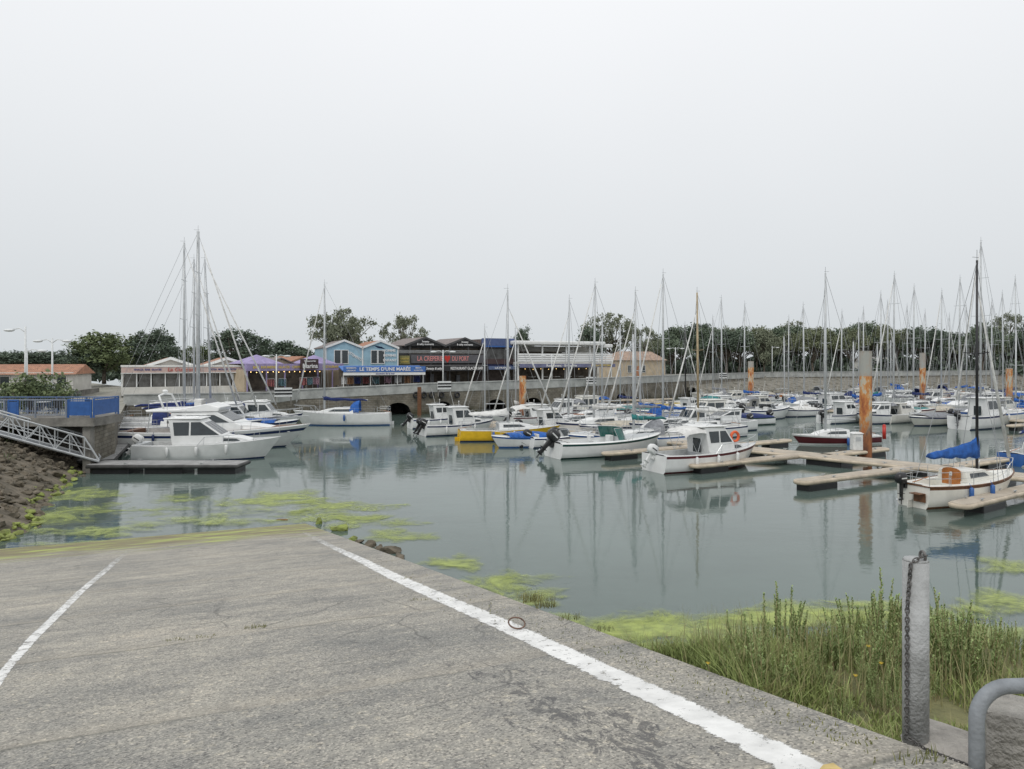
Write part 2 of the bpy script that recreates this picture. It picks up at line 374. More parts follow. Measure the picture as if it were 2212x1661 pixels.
def line(pairs,nm,lab):
    m=M(); wv=[]; rows=[]
    for (l,r,wr) in pairs:
        L_=Vector(RP(*l));R_=Vector(RP(*r)); L_.z+=.005;R_.z+=.005
        rows.append([L_.lerp(R_,k) for k in(-.12,.1,.5,.9,1.12)]); wv+=[wr+.26,wr,wr-.01,wr,wr+.26]
    m.loft(rows,closed=False,caps=False)
    o=top(nm,lab,'painted line',m=m,mats=pm,kind='structure',fix=False)
    a=o.data.attributes.new('wear','FLOAT','POINT'); a.data.foreach_set('value',wv)
line([((1690,1668),(1815,1668),.39),((1532,1585),(1632,1580),.405),((1320,1480),(1404,1476),.41),((1186,1415),(1254,1411),.415),((1041,1345),(1104,1343),.415),((922,1290),(975,1289),.42),((824,1243),(864,1242),.43),((764,1210),(794,1209),.45),((694,1175),(716,1175),.51),((648,1150),(664,1150),.57)],'painted_line','worn white edge line painted on the slipway')
line([((-60,1520),(-18,1515),.42),((0,1448),(28,1442),.43),((53,1385),(83,1380),.44),((109,1332),(135,1328),.45),((163,1280),(186,1276),.465),((213,1238),(233,1235),.49),((253,1203),(271,1201),.55),((274,1186),(289,1185),.6)],'painted_line','worn white lane line painted on the slipway')
ypm=mat('yellow_road_paint',(.58,.44,.18),.7,.2,18)
m=M(); m.poly([Vector(RP(a,b))+Vector((0,0,.009)) for a,b in((1778,1656),(1800,1652),(1828,1672),(1765,1672))])
top('yellow_paint_mark','small yellow paint mark at the line end','painted mark',m=m,mats=ypm,kind='structure')

# ================================================================= GROUND
Q=[(-36,66,1.95,2.85),(-23.5,71.5,2.1,2.82),(-22,73.5,2.2,3.0),(-9.8,79,2.55,3.45),(9,93,2.75,3.6),(22,108,2.88,3.66),(50,140,2.88,3.66),(115,165,2.88,3.66),(400,200,2.88,3.66),(1500,260,2.88,3.66)]
gm=mat('ground_paving',(.27,.26,.23),.9,.2,.3,c2=(.18,.18,.14))
m=M(); gz=2.88
def back(p,d): 
    k=(p[1]+d)/p[1]; return (p[0]*k,p[1]+d)
for a,b in zip(Q[:-1],Q[1:]):
    rowsG=[]
    for p in(a,b):
        b1_=back(p,26); rowsG.append([(p[0],p[1]+.2,p[2]),(b1_[0],b1_[1],lerp(p[2],gz,.7)),(b1_[0]*1.4,b1_[1]*1.4,gz),(p[0]*40,p[1]*40 if p[1]*40<9000 else 9000,gz)])
    m.loft(rowsG,closed=False,caps=False)
m.poly([(-36,66.2,1.95),(-52,96,2.4),(-2400,2700,2.88),(-3000,66.2,1.95)])
m.poly([(-23.5,42.2,2.4),(-36,66.2,1.95),(-3000,66.2,1.95),(-3000,42.2,2.4)])
m.poly([(-24.5,38,2.4),(-24.5,42.2,2.4),(-3000,42.2,2.4),(-3000,38,2.4)])
m.poly([(-27,38,2.4),(-3000,38,2.4),(-3000,-60,2.88),(-60,-60,2.88),(-24.5,17,2.88)])
m.poly([(8,-3,4.6),(200,-3,4.6),(200,-200,4.6),(-10,-200,4.6)])
top('ground','paved ground around the harbour basin','ground',m=m,mats=gm,kind='structure',fix=False)

# near bank right of slipway
bankm=mat('bank_soil',(.20,.19,.09),.95,.3,3,c2=(.09,.10,.045),bump=.8,bscale=15)
rowsb=[]
def bank_z(X,Y):
    z=ramp_z(X,Y)-.03+.04*math.sin(X*3.1+Y*2)
    z=min(z,4.62); z2=4.02-.04*math.sin(X*2)-max(0,Y-4.9)*.72
    return min(z,z2)
Ys=[-6,-2,0,1,2,2.6,3.2,3.8,4.4,4.9,5.4,6,7,8,9,10,11,12]
for Y in Ys:
    xe=AX+(AY-Y)*.406; rowsb.append([(xe+.02+k,Y,bank_z(xe+k,Y)-(0 if k else .02)) for k in(0,.25,.6,1,1.6,2.3,3.2,4.5,6,9,14,30,80)])
m=M(); m.loft(rowsb,closed=False,caps=False)
top('bank_ground','earth bank beside the slipway','bank',m=m,mats=bankm,kind='structure',smooth=True)

# ================================================================= ROCKS
rockm=mat('riprap_stone',(.165,.14,.105),.95,.3,1.6,c2=(.055,.05,.035),bump=.9,bscale=8)
rockf=mat('quay_riprap_stone',(.20,.185,.155),.95,.3,1.2,c2=(.08,.08,.06),bump=.9,bscale=6)
rockg=mat('algae_covered_stone',(.24,.29,.07),.85,.3,3,c2=(.10,.10,.045),bump=.8,bscale=8)
bmi=bmesh.new(); bmesh.ops.create_icosphere(bmi,subdivisions=2,radius=1); ICOV=[v.co.copy() for v in bmi.verts]; ICOF=[tuple(v.index for v in f.verts) for f in bmi.faces]; bmi.free()
def rock(m,c,r,rr,mi=0):
    s=(rr.uniform(.7,1.3),rr.uniform(.6,1.1),rr.uniform(.45,.8)); a=rr.uniform(0,6.3); ph=[rr.uniform(0,6) for _ in range(3)]
    planes=[(Vector((rr.gauss(0,1),rr.gauss(0,1),rr.gauss(0,1))).normalized(),rr.uniform(.4,.75)) for _ in range(9)]
    vs=[]
    for p in ICOV:
        q=p.copy()
        for n_,d in planes:
            k=q.dot(n_)
            if k>d: q-=n_*(k-d)
        q*=1+.08*math.sin(5*p.x+ph[0])+.08*math.sin(6*p.y+ph[1])
        x,y,z=q.x*s[0]*r,q.y*s[1]*r,q.z*s[2]*r
        vs.append((c[0]+x*math.cos(a)-y*math.sin(a),c[1]+x*math.sin(a)+y*math.cos(a),c[2]+z))
    m.add(vs,ICOF,mi)
m=M(); rr=random.Random(5)
wl=[(-24.6,42),(-23.6,39.5),(-21.6,34.5),(-19.2,29),(-16.9,24.8),(-17.2,22.3),(-19,18),(-21,12)]
base_rows=[]
for (x,y) in wl: base_rows.append([(x+1.5,y+.3,-.7),(x,y,0),(x-2,y-1,1.2),(x-4.2,y-1.8,2.5),(x-9,y-3,2.6)])
m.loft(base_rows,closed=False,caps=False)
for i in range(1600):
    k=rr.uniform(0,len(wl)-1.01); j=int(k); x=lerp(wl[j][0],wl[j+1][0],k-j); y=lerp(wl[j][1],wl[j+1][1],k-j)
    u=rr.uniform(-.12,1.05); r=rr.uniform(.08,.26)*(1.4 if rr.random()<.12 else 1)
    z=2.5*u; rock(m,(x-4.2*u+rr.uniform(-.2,.2),y-1.8*u,z+.03),r,rr,1 if (u<.12 and rr.random()<.55) else 0)
top('riprap_bank','brown boulder riprap bank with algae at the waterline','rocks',m=m,mats=[rockm,rockg],kind='stuff',fix=False)
# weeds on the upper bank
r=random.Random(77); vs=[];fs=[]
def blade(vs,fs,x,y,z,h,w,r,lean=.4):
    a=r.uniform(0,6.28); l=r.uniform(0,lean)*h; dx,dy=math.cos(a)*l,math.sin(a)*l
    b=r.uniform(0,6.28); px_,py_=math.cos(b)*w/2,math.sin(b)*w/2
    o=len(vs); vs+=[(x-px_,y-py_,z),(x+px_,y+py_,z),(x+px_*.7+dx*.35,y+py_*.7+dy*.35,z+h*.55),(x-px_*.7+dx*.35,y-py_*.7+dy*.35,z+h*.55),(x+dx,y+dy,z+h)]
    fs+=[(o,o+1,o+2,o+3),(o+3,o+2,o+4)]
for i in range(5000):
    k=r.uniform(0,len(wl)-1.01); j=int(k); x=lerp(wl[j][0],wl[j+1][0],k-j); y=lerp(wl[j][1],wl[j+1][1],k-j); u=1.02-abs(r.gauss(0,.16))
    if math.sin(y*1.7)+math.sin(y*.9+x)<-.3: continue
    blade(vs,fs,x-4.2*u,y-1.8*u,2.5*u+.05,r.uniform(.15,.45),.04,r,.8)
bankweeds=(vs,fs)
for px,py,r,g in [(735,1140,.38,1),(690,1128,.26,1),(845,1190,.36,0),(865,1202,.28,0),(800,1178,.24,0),(820,1184,.2,0),(762,1163,.22,1),(775,1170,.18,0),(55,1140,.4,1),(100,1056,.26,1),(72,1132,.26,1)]:
    x,y=WP(px,py,.05); m=M(); rock(m,(0,0,0),r,rr); top('rock','algae-covered rock beside the slipway edge' if g else 'brown rock beside the slipway edge','rock',loc=(x,y,.05),m=m,mats=rockg if g else rockm,fix=False)
# far riprap
m=M()
fr=[(14,93.5),(30,113),(50,132),(80,146),(115,157),(250,178)]
rows=[[(x+1,y-6,-.5),(x,y-1.5,.9),(x-1,y+3,1.9),(x-3,y+9,2.85)] for x,y in fr[1:]]
m.loft(rows,closed=False,caps=False)
for i in range(900):
    k=1+min(rr.uniform(0,3.6),3.59); j=int(k); x=lerp(fr[j][0],fr[j+1][0],k-j); y=lerp(fr[j][1],fr[j+1][1],k-j)
    u=rr.random(); rock(m,(x+1-4*u,y-6+14*u,-.1+2.8*u),rr.uniform(.3,.75),rr)
top('riprap_bank','boulder bank below the promenade wall','rocks',m=m,mats=[rockf,rockg],kind='stuff',fix=False)

# ================================================================= QUAY WALL
stone=mat('quay_stone',(.23,.21,.175),.95,.3,.8,c2=(.10,.095,.08)); Nn,Ll,B=base(stone)
br=Nn.new('ShaderNodeTexBrick'); br.inputs['Scale'].default_value=1.2; br.inputs['Color1'].default_value=(1,1,1,1); br.inputs['Color2'].default_value=(.75,.72,.66,1); br.inputs['Mortar'].default_value=(.55,.55,.5,1); br.inputs['Mortar Size'].default_value=.03
tcn=Nn.new('ShaderNodeTexCoord'); mp=Nn.new('ShaderNodeMapping'); mp.inputs['Rotation'].default_value=(math.radians(90),0,0); Ll.new(tcn.outputs['Object'],mp.inputs[0]); Ll.new(mp.outputs[0],br.inputs['Vector'])
old=B.inputs['Base Color'].links[0].from_socket; cq=mix(.9,old,br.outputs[0],'MULTIPLY')
sxyz=Nn.new('ShaderNodeSeparateXYZ'); Ll.new(tcn.outputs['Object'],sxyz.inputs[0]); nq=noise(.7,6,(1,1,.5)); zq=math_('MULTIPLY_ADD',nq.outputs[0],1.2,sxyz.outputs[2])
cwq=ramp(math_('MULTIPLY',zq,.4),[(.30,(.42,.44,.34)),(.55,(1,1,1))]); Ll.new(mix(1.0,cq,cwq.outputs[0],'MULTIPLY'),B.inputs['Base Color'])
m=M(); mp_=M()
arches=[(3,.10),(3,.42),(3,.66),(3,.88),(4,.20),(4,.5),(2,.78)]
for i,(a,b) in enumerate(zip(Q[:-3],Q[1:-2])):
    ta,tb=a[3],b[3]; La,Lb=ta-1.06,tb-1.06
    a=Vector((a[0],a[1],0));b=Vector((b[0],b[1],0)); Ls=(b-a).length; d=(b-a)/Ls; nrm=Vector((d.y,-d.x,0))
    cuts=sorted([f*Ls for (k,f) in arches if k==i]); s=0; r=1.5
    def face(s0,z0,s1,z1): 
        p=a+d*s0;q=a+d*s1
        m.poly([(p.x,p.y,z0),(q.x,q.y,z1),(q.x,q.y,lerp(La,Lb,s1/Ls)),(p.x,p.y,lerp(La,Lb,s0/Ls))])
    for c in cuts:
        face(s,-1,c-r,-1)
        K=10; prev=None
        for k in range(K+1):
            x=c-r+2*r*k/K; z=.2+1.15*math.sqrt(max(0,1-((x-c)/r)**2))
            if prev: 
                face(prev[0],prev[1],x,z)
                p=a+d*prev[0];q=a+d*x
                m.poly([(p.x,p.y,prev[1]),(q.x,q.y,z),(q.x-nrm.x*3,q.y-nrm.y*3,z),(p.x-nrm.x*3,p.y-nrm.y*3,prev[1])],1)
            prev=(x,z)
        p=a+d*(c-r)-nrm*3;q=a+d*(c+r)-nrm*3; m.poly([(p.x,p.y,-1),(q.x,q.y,-1),(q.x,q.y,1.5),(p.x,p.y,1.5)],1)
        s=c+r
    face(s,-1,Ls,-1)
    s0=a-d*.1; s1=b+d*.1
    for dz0,dz1,o1,o2 in((-1.06,-.11,.05,.4),(-.11,0,.12,.46)):
        P=[s0+nrm*o1,s1+nrm*o1,s1-nrm*o2,s0-nrm*o2]; T=[ta,tb,tb,ta]
        mp_.add([(p.x,p.y,t+dz0+.003*i) for p,t in zip(P,T)]+[(p.x,p.y,t+dz1+.003*i) for p,t in zip(P,T)],[(3,2,1,0),(4,5,6,7),(0,1,5,4),(1,2,6,5),(2,3,7,6),(3,0,4,7)])
m.poly([(-36,66,-1),(-23.5,42,-1),(-23.5,42,2.4),(-36,66,1.95)]); m.poly([(-23.5,42,-1),(-22.4,38,-1),(-22.4,38,2.4),(-23.5,42,2.4)])
q=top('quay_wall','old stone harbour wall with low arches and concrete parapet','wall',m=m,mats=[stone,darkm],fix=False)
part('parapet',q,mp_,conc)
def stripe_board(px,Y,wd,z0,lab='black and white striped board on the quay'):
    x,y=XY(px,Y); r=top('striped_board',lab,'sign',loc=(x,y,0),rz=.45,group='striped boards along the quay')
    m=M(); m.box((0,0,z0+.45),(wd,.08,.9)); part('board',r,m,white)
    for zz in(.3,.62): m=M(); m.box((0,-.06,z0+zz),(wd,.03,.17)); part('black_band',r,m,blk)
    for sx_ in(-1,1): m=M(); m.box((sx_*(wd/2-.1),0.09,z0-.2),(.1,.1,1.2)); part('post',r,m,conc_d)
stripe_board(612,71,1.7,2.35); stripe_board(960,79.5,1.6,2.75); stripe_board(1277,93.5,1.5,2.9); stripe_board(1562,123,1.6,2.9)
for px in(897,914,931,952,986):
    k=(px-CX)/FP
    i=2 if px<916 else 3; a,b=Q[i],Q[i+1]; t=(k*a[1]-a[0])/((b[0]-a[0])-k*(b[1]-a[1])); x=lerp(a[0],b[0],t); y=lerp(a[1],b[1],t)
    m=M(); m.torus((0,0,0),.28,.11,'y'); top('tyre','old black tyre hung on the quay wall as a fender','tyre',loc=(x+.1,y-.22,ZZ(853,y)),rz=.6,m=m,mats=blk,smooth=True,group='tyre fenders')
m=M()
x,y=XY(906,77); m.box((0,0,1.5),(.4,.35,4.2)); top('mooring_post','dark timber post standing against the quay','post',loc=(x,y,-.5),m=m,mats=teak,bevel=.02)

# ================================================================= TREES
def folmat(nm,c1,c2):
    m=bpy.data.materials.new(nm); m.use_nodes=True; N_=m.node_tree.nodes;L_=m.node_tree.links;b=N_['Principled BSDF']; b.inputs['Roughness'].default_value=.7; b.inputs['Specular IOR Level'].default_value=.25
    g=N_.new('ShaderNodeNewGeometry'); c=N_.new('ShaderNodeValToRGB'); c.color_ramp.elements[0].color=lin(c2); c.color_ramp.elements[1].color=lin(c1)
    n=N_.new('ShaderNodeTexNoise'); n.inputs['Scale'].default_value=.6; t=N_.new('ShaderNodeTexCoord'); L_.new(t.outputs['Object'],n.inputs['Vector'])
    a=N_.new('ShaderNodeMath'); a.operation='MULTIPLY_ADD'; a.inputs[1].default_value=.45; L_.new(g.outputs['Random Per Island'],a.inputs[0])
    s=N_.new('ShaderNodeMath'); s.operation='MULTIPLY_ADD'; s.inputs[1].default_value=1.3; s.inputs[2].default_value=-.38; L_.new(n.outputs[0],s.inputs[0]); L_.new(s.outputs[0],a.inputs[2])
    L_.new(a.outputs[0],c.inputs[0]); L_.new(c.outputs[0],b.inputs['Base Color']); return m
f_pine=folmat('pine_needles',(.19,.235,.155),(.09,.12,.09))  # tree leaf colours lightened and greyed, distance haze put into the colour
f_pine2=folmat('olive_pine_needles',(.22,.24,.14),(.11,.13,.08))
f_broad=folmat('broad_leaves',(.19,.23,.105),(.08,.11,.06))
f_light=folmat('pale_leaves',(.25,.27,.19),(.13,.15,.10))
f_dark=folmat('dark_leaves',(.14,.18,.125),(.07,.095,.075))
bark=mat('bark',(.15,.125,.10),.9,.3,4)
m=M(); m.v=bankweeds[0]; m.f=bankweeds[1]; m.m=[0]*len(m.f)
top('bank_weeds','tufts of weeds on top of the boulder bank','weeds',m=m,mats=f_broad,kind='stuff',fix=False)
def leaf(vs,fs,c,s,r):
    n=Vector((r.gauss(0,1),r.gauss(0,1),r.gauss(0,1)+.6)).normalized(); a=n.orthogonal().normalized(); b=n.cross(a)
    th=r.uniform(0,6.28); a,b=a*math.cos(th)+b*math.sin(th),b*math.cos(th)-a*math.sin(th)
    o=len(vs); s1=s*r.uniform(.6,1.2); s2=s1*r.uniform(.35,.6)
    vs+=[c-a*s1,c-b*s2,c+a*s1,c+b*s2]; fs.append((o,o+1,o+2,o+3))
def tree_data(kind,seed):
    r=random.Random(seed); tm=M(); vs=[];fs=[]
    if kind=='pine': z0,z1,rad,nc,cr,nl,ls,th=4.4,10,4.6,70,.95,85,.26,6.2
    elif kind=='broad': z0,z1,rad,nc,cr,nl,ls,th=2.2,10,4.2,80,1.0,90,.26,5.5
    elif kind=='sparse': z0,z1,rad,nc,cr,nl,ls,th=3.5,10,5.2,75,.75,62,.22,5.0
    else: z0,z1,rad,nc,cr,nl,ls,th=.3,3,2.0,30,.6,70,.16,1.2
    bend=[(0,0,0)]; x=y=0
    for k in range(1,6): x+=r.uniform(-.25,.25); y+=r.uniform(-.25,.25); bend.append((x,y,th*k/5))
    tm.path(bend,[.28*(1-.12*k) for k in range(6)],n=7)
    for i in range(nc):
        while True:
            u=Vector((r.uniform(-1,1),r.uniform(-1,1),r.uniform(-1,1)))
            if .35<u.length<1: break
        hz=(z1-z0)/2
        if kind=='pine': u.z=abs(u.z)*1.4-.55+r.uniform(-.15,.15)
        c=Vector((u.x*rad,u.y*rad,(z0+z1)/2+u.z*hz*.9))
        lob=1+.18*math.sin(3*math.atan2(u.y,u.x)+seed); c.x*=lob;c.y*=lob; c+=Vector((x,y,0))
        q=cr*r.uniform(.65,1.25)
        for k in range(nl):
            g=Vector((r.gauss(0,.5),r.gauss(0,.5),r.gauss(0,.36)))
            leaf(vs,fs,c+g*q,ls,r)
        if i%2==0:
            st=bend[r.randint(2,5)]; mid=Vector(st).lerp(c,.5)+Vector((0,0,-.3)); tm.path([st,mid,c],[.11,.07,.03],n=5)
    cm=M(); cm.v=[tuple(v) for v in vs]; cm.f=fs; cm.m=[0]*len(fs)
    return tm,cm
TD={}
def tree(kind,seed,fm,x,y,z,h,wd,lab,name='tree',cat='tree',group=None):
    key=(kind,seed,fm.name)
    if key not in TD:
        tm,cm=tree_data(kind,seed); TD[key]=(tm.mesh('trunk',bark,True,False),cm.mesh('crown',fm,False,False))
    H0=3.0 if kind=='bush' else 10.0
    r=top(name,lab,cat,loc=(x,y,z),rz=R.uniform(0,6.28),group=group); R0={'pine':4.6,'broad':4.2,'sparse':5.2,'bush':2.0}[kind]
    sw=wd/2/R0; r.scale=(sw,sw,h/H0)
    part('trunk',r,TD[key][0],None); part('crown',r,TD[key][1],None); return r
def treepx(kind,seed,fm,px,py_top,w_px,Y,lab,name='broadleaf_tree',**k):
    x,y=XY(px,Y); h=ZZ(py_top,Y)-2.7; tree(kind,seed,fm,x,y,2.68,h/1.0,w_px*Y/FP,lab,name=name,**k)
for a in [('broad',1,f_broad,225,714,140,100,'broad green tree behind the terrace'),('broad',2,f_dark,335,707,105,104,'dark bushy tree behind the cafe'),('broad',1,f_dark,180,750,90,98,'green tree beside the terracotta-roofed house'),
 ('broad',3,f_dark,505,709,125,110,'dark green tree behind the cafe'),('pine',1,f_dark,610,735,130,130,'low umbrella pine behind the shops'),('sparse',1,f_light,740,658,140,118,'tall tree with open airy crown behind the shops'),('sparse',3,f_light,735,672,100,119,'tall tree with open airy crown behind the shops'),('sparse',2,f_light,878,678,98,122,'tree with open crown behind the shops'),
 ('broad',2,f_dark,1130,704,44,140,'small dark tree top above the roofs'),('sparse',1,f_light,1325,669,125,160,'tall pale tree beyond the restaurants'),('sparse',2,f_light,1385,703,80,150,'thin pale tree beyond the restaurants'),('broad',3,f_dark,1275,705,60,150,'dark tree beyond the restaurants'),
 ('pine',2,f_dark,60,756,150,120,'low dark pine beyond the terrace'),('pine',1,f_dark,-20,760,150,120,'low dark pine beyond the terrace'),('pine',2,f_dark,140,763,110,125,'low dark pine beyond the terrace'),('broad',3,f_broad,430,745,80,112,'green tree behind the cafe roofs'),('broad',1,f_dark,280,756,80,108,'green tree behind the cafe'),
 ('broad',1,f_light,1395,735,70,160,'pale tree beside the ochre house'),('sparse',2,f_light,2175,674,75,210,'tall pale tree above the pine wood'),('sparse',1,f_light,1720,688,85,200,'pale tree above the pine wood'),('sparse',3,f_light,1560,700,70,190,'pale tree above the pine wood'),('broad',2,f_light,1650,705,60,160,'pale green tree among the pines')]:
    treepx(*a)
for i in range(25):
    px=1450+i*33+R.uniform(-16,16); Y=R.uniform(158,180)
    treepx('pine',1+i%4,[f_pine,f_dark,f_pine2][R.randint(0,2)],px,R.uniform(692,738)+ (abs(px-1510)<50)*-14,R.uniform(60,115),Y,'umbrella pine in the row beyond the marina',name='pine_tree',group='umbrella pines beyond the marina')
for i in range(22):
    px=1460+i*38+R.uniform(-14,14); Y=R.uniform(200,225)
    treepx('pine',1+i%4,f_pine,px,R.uniform(700,732),R.uniform(80,115),Y,'umbrella pine in the row beyond the marina',name='pine_tree',group='umbrella pines beyond the marina')
# undergrowth (stuff)
r=random.Random(3); vs=[];fs=[]
for i in range(26000):
    px=r.uniform(1425,2330); Y=r.uniform(205,235); x,y=XY(px,Y); z=2.5+r.random()*6.5*(.75+.25*math.sin(px*.05)); leaf(vs,fs,Vector((x,y,z)),1.0,r)
for i in range(9000):
    px=r.uniform(1425,2330); Y=r.uniform(163,182); x,y=XY(px,Y); z=2.9+abs(r.gauss(0,1.1))*(1.2+math.sin(px*.03)); leaf(vs,fs,Vector((x,y,z)),.7,r)
for i in range(8000):
    px=r.uniform(-120,700); Y=r.uniform(128,150); x,y=XY(px,Y); leaf(vs,fs,Vector((x,y,2.5+abs(r.gauss(0,1.7)))),.7,r)
m=M(); m.v=[tuple(v) for v in vs]; m.f=fs; m.m=[0]*len(fs)
top('undergrowth','dark green scrub below the pine trees','undergrowth',m=m,mats=f_dark,kind='stuff',fix=False)

# ================================================================= BUILDINGS
terra=mat('terracotta_tiles',(.42,.21,.13),.85,.25,2,c2=(.24,.13,.09)); Nn,Ll,B=base(terra); tcn=Nn.new('ShaderNodeTexCoord')
wv=Nn.new('ShaderNodeTexWave'); wv.inputs['Scale'].default_value=1.6; wv.inputs['Distortion'].default_value=.4; Ll.new(tcn.outputs['Object'],wv.inputs['Vector']); bu=Nn.new('ShaderNodeBump'); bu.inputs['Distance'].default_value=.06; Ll.new(wv.outputs[0],bu.inputs['Height']); Ll.new(bu.outputs[0],B.inputs['Normal'])
lblue=mat('light_blue_cladding',(.29,.46,.56),.7,.12,1.5)
greyroof=mat('grey_roofing',(.22,.19,.18),.8,.2,2)
charcoal=mat('charcoal_cladding',(.085,.085,.088),.7,.25,2)
lilac=mat('lilac_canvas',(.32,.27,.46),.8,.15,2)
pinks=mat('peach_signboard',(.56,.42,.38),.7,.12,2)
brown=mat('brown_signboard',(.06,.035,.035),.6,.2,2)
awnb=mat('royal_blue_canvas',(.06,.16,.44),.75,.15,2)
ochre=mat('ochre_render',(.48,.40,.29),.85,.12,1)
whw=mat('white_render',(.62,.61,.57),.8,.1,1)
txw=mat('white_lettering',(.75,.75,.75),.6,.04)
txr=mat('red_lettering',(.46,.12,.10),.6,.04)
txy=mat('yellow_lettering',(.65,.5,.12),.6,.04)
txb=mat('navy_lettering',(.04,.05,.22),.6,.04)
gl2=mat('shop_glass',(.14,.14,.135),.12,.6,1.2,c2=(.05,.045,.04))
intm=mat('dim_room',(.15,.125,.10),.9,.4,1.5,c2=(.04,.035,.03))  # dark brown paints in the indoor shade behind the shopfronts
def building(name,label,pxa,Ya,pxb,Yb,cat='building',k=1.0):
    a=Vector(XY(pxa,Ya)); b=Vector(XY(pxb,Yb)); d=b-a; a2=XY(pxa,Ya*k)
    r=top(name,label,cat,loc=(a2[0],a2[1],H-3.12*k),rz=math.atan2(d.y,d.x)); r.scale=(k,k,k)
    f=M(); f.box((d.length/2,4.5,-.75),(d.length,8.8,1.49)); part('foundation',r,f,conc_d)
    return r, d.length
SPLIT={'post','pillar','tables','merchandise','corner_post','corner_trim','fascia_trim','window_frame','slatted_railing'}
def bpart(r,name,boxes,mt,bevel=0,label=None):
    if name in SPLIT and len(boxes)>1:
        for b in boxes: o=bpart(r,name,[b],mt,bevel,label)
        return o
    m=M()
    for (x0,x1,y0,y1,z0,z1) in boxes: m.box(((x0+x1)/2,(y0+y1)/2,(z0+z1)/2),(x1-x0,y1-y0,z1-z0))
    return part(name,r,m,mt,bevel=bevel,label=label)
def gable(r,x0,x1,y0,y1,z0,zr,mt,name='roof',ov=.25,th=.12,wallm=None,trim=None):
    m=M(); xm=(x0+x1)/2
    k=(zr-z0)/(xm-x0)
    for s_,xe in((-1,x0-ov),(1,x1+ov)):
        ze=z0-ov*k
        P=[(xe,y0-ov,ze),(xm,y0-ov,zr),(xm,y1+ov,zr),(xe,y1+ov,ze)]
        m.add([(a,b,c+th) for a,b,c in P]+P,[(0,1,2,3),(7,6,5,4),(0,4,5,1),(1,5,6,2),(2,6,7,3),(3,7,4,0)])
    o=part(name,r,m,mt)
    if wallm:
        for yy in(y0,y1): g=M(); g.poly([(x0,yy,z0-.01),(x1,yy,z0-.01),(xm,yy,zr-.02)]); part('gable_wall',r,g,wallm,fix=False)
    if trim:
        g=M()
        for xa,za,xb,zb in((x0-ov,z0-ov*k,xm,zr),(xm,zr,x1+ov,z0-ov*k)):
            g.add([(xa,y0-ov-.05,za-.08),(xb,y0-ov-.05,zb-.08),(xb,y0-ov-.05,zb+.18),(xa,y0-ov-.05,za+.18),(xa,y0-ov-.01,za-.08),(xb,y0-ov-.01,zb-.08),(xb,y0-ov-.01,zb+.18),(xa,y0-ov-.01,za+.18)],[(0,1,2,3),(0,4,5,1),(3,2,6,7),(4,7,6,5)])
        part('verge_board',o,g,trim)
    return o
def awning(r,x0,x1,y0,y1,zt,zb,mt,val=.35,name='awning'):
    m=M(); m.add([(x0,y1,zt),(x1,y1,zt),(x1,y0,zb),(x0,y0,zb),(x1,y0,zb-val),(x0,y0,zb-val),(x0,y1,zt-.15),(x1,y1,zt-.15)],[(0,1,2,3),(3,2,4,5),(5,4,7,6),(0,3,5,6),(1,7,4,2)])
    return part(name,r,m,mt)
def window(r,x0,x1,z0,z1,y=-.02,fm=None):
    f=M(); fm=fm or whw; t=.07
    for b in((x0-t,x1+t,z0-t,z0),(x0-t,x1+t,z1,z1+t),(x0-t,x0,z0,z1),(x1,x1+t,z0,z1)): f.box(((b[0]+b[1])/2,y-.03,(b[2]+b[3])/2),(b[1]-b[0],.07,b[3]-b[2]))
    g=M(); g.box(((x0+x1)/2,y,(z0+z1)/2),(x1-x0,.02,z1-z0)); w_=part('window',r,g,glass); part('frame',w_,f,fm)
def bulbs(r,xs,y,z):
    for i,x in enumerate(xs):
        m=M(); m.sphere((x,y,z-.05*(i%2)),.042,n=8,m=6); part('light_bulb',r,m,bulbm)

# --- cafe
r,wd=building('cafe','low white glass-fronted cafe with terracotta gables and peach fascia',262,62,532,67,k=1.2)
bpart(r,'wall',[(0,wd,4,8,0,2.3),(0,.15,0,4,0,.9),(wd-.15,wd,0,4,0,.9),(0,wd,-.05,.1,0,.75)],whw)
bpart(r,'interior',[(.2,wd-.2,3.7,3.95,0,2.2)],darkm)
for i in range(9):
    x0=.15+i*(wd-.3)/9; bpart(r,'window',[(x0+.08,x0+(wd-.3)/9-.08,0,.03,.78,2.0)],gl2)
bpart(r,'window_frame',[(x,x+.1,-.04,.08,.75,1.94) for x in [i*(wd-.1)/9 for i in range(10)]],white)
s_=bpart(r,'signboard',[(0,wd,-.3,.1,2.02,2.5)],pinks)
bpart(r,'fascia_trim',[(-.05,wd+.05,-.34,.14,2.51,2.58),(-.05,wd+.05,-.34,.14,1.95,2.01)],white)
text(s_,'La Guinguette',wd*.48,2.28,.46,txr,y=-.33,shear=.2,width=2.7); text(s_,'SNACK  BAR  GLACES',wd*.2,2.28,.22,txb,y=-.33); text(s_,'PIZZA  MOULES  FRITES',wd*.8,2.28,.22,txb,y=-.33)
bpart(r,'flat_roof',[(-.05,wd+.05,-.2,4,2.59,2.66)],whw)
gable(r,2.0,6.0,2,8,2.55,3.25,terra,wallm=whw,trim=white); gable(r,6.8,10.9,2,8,2.55,3.25,terra,wallm=whw,trim=white)
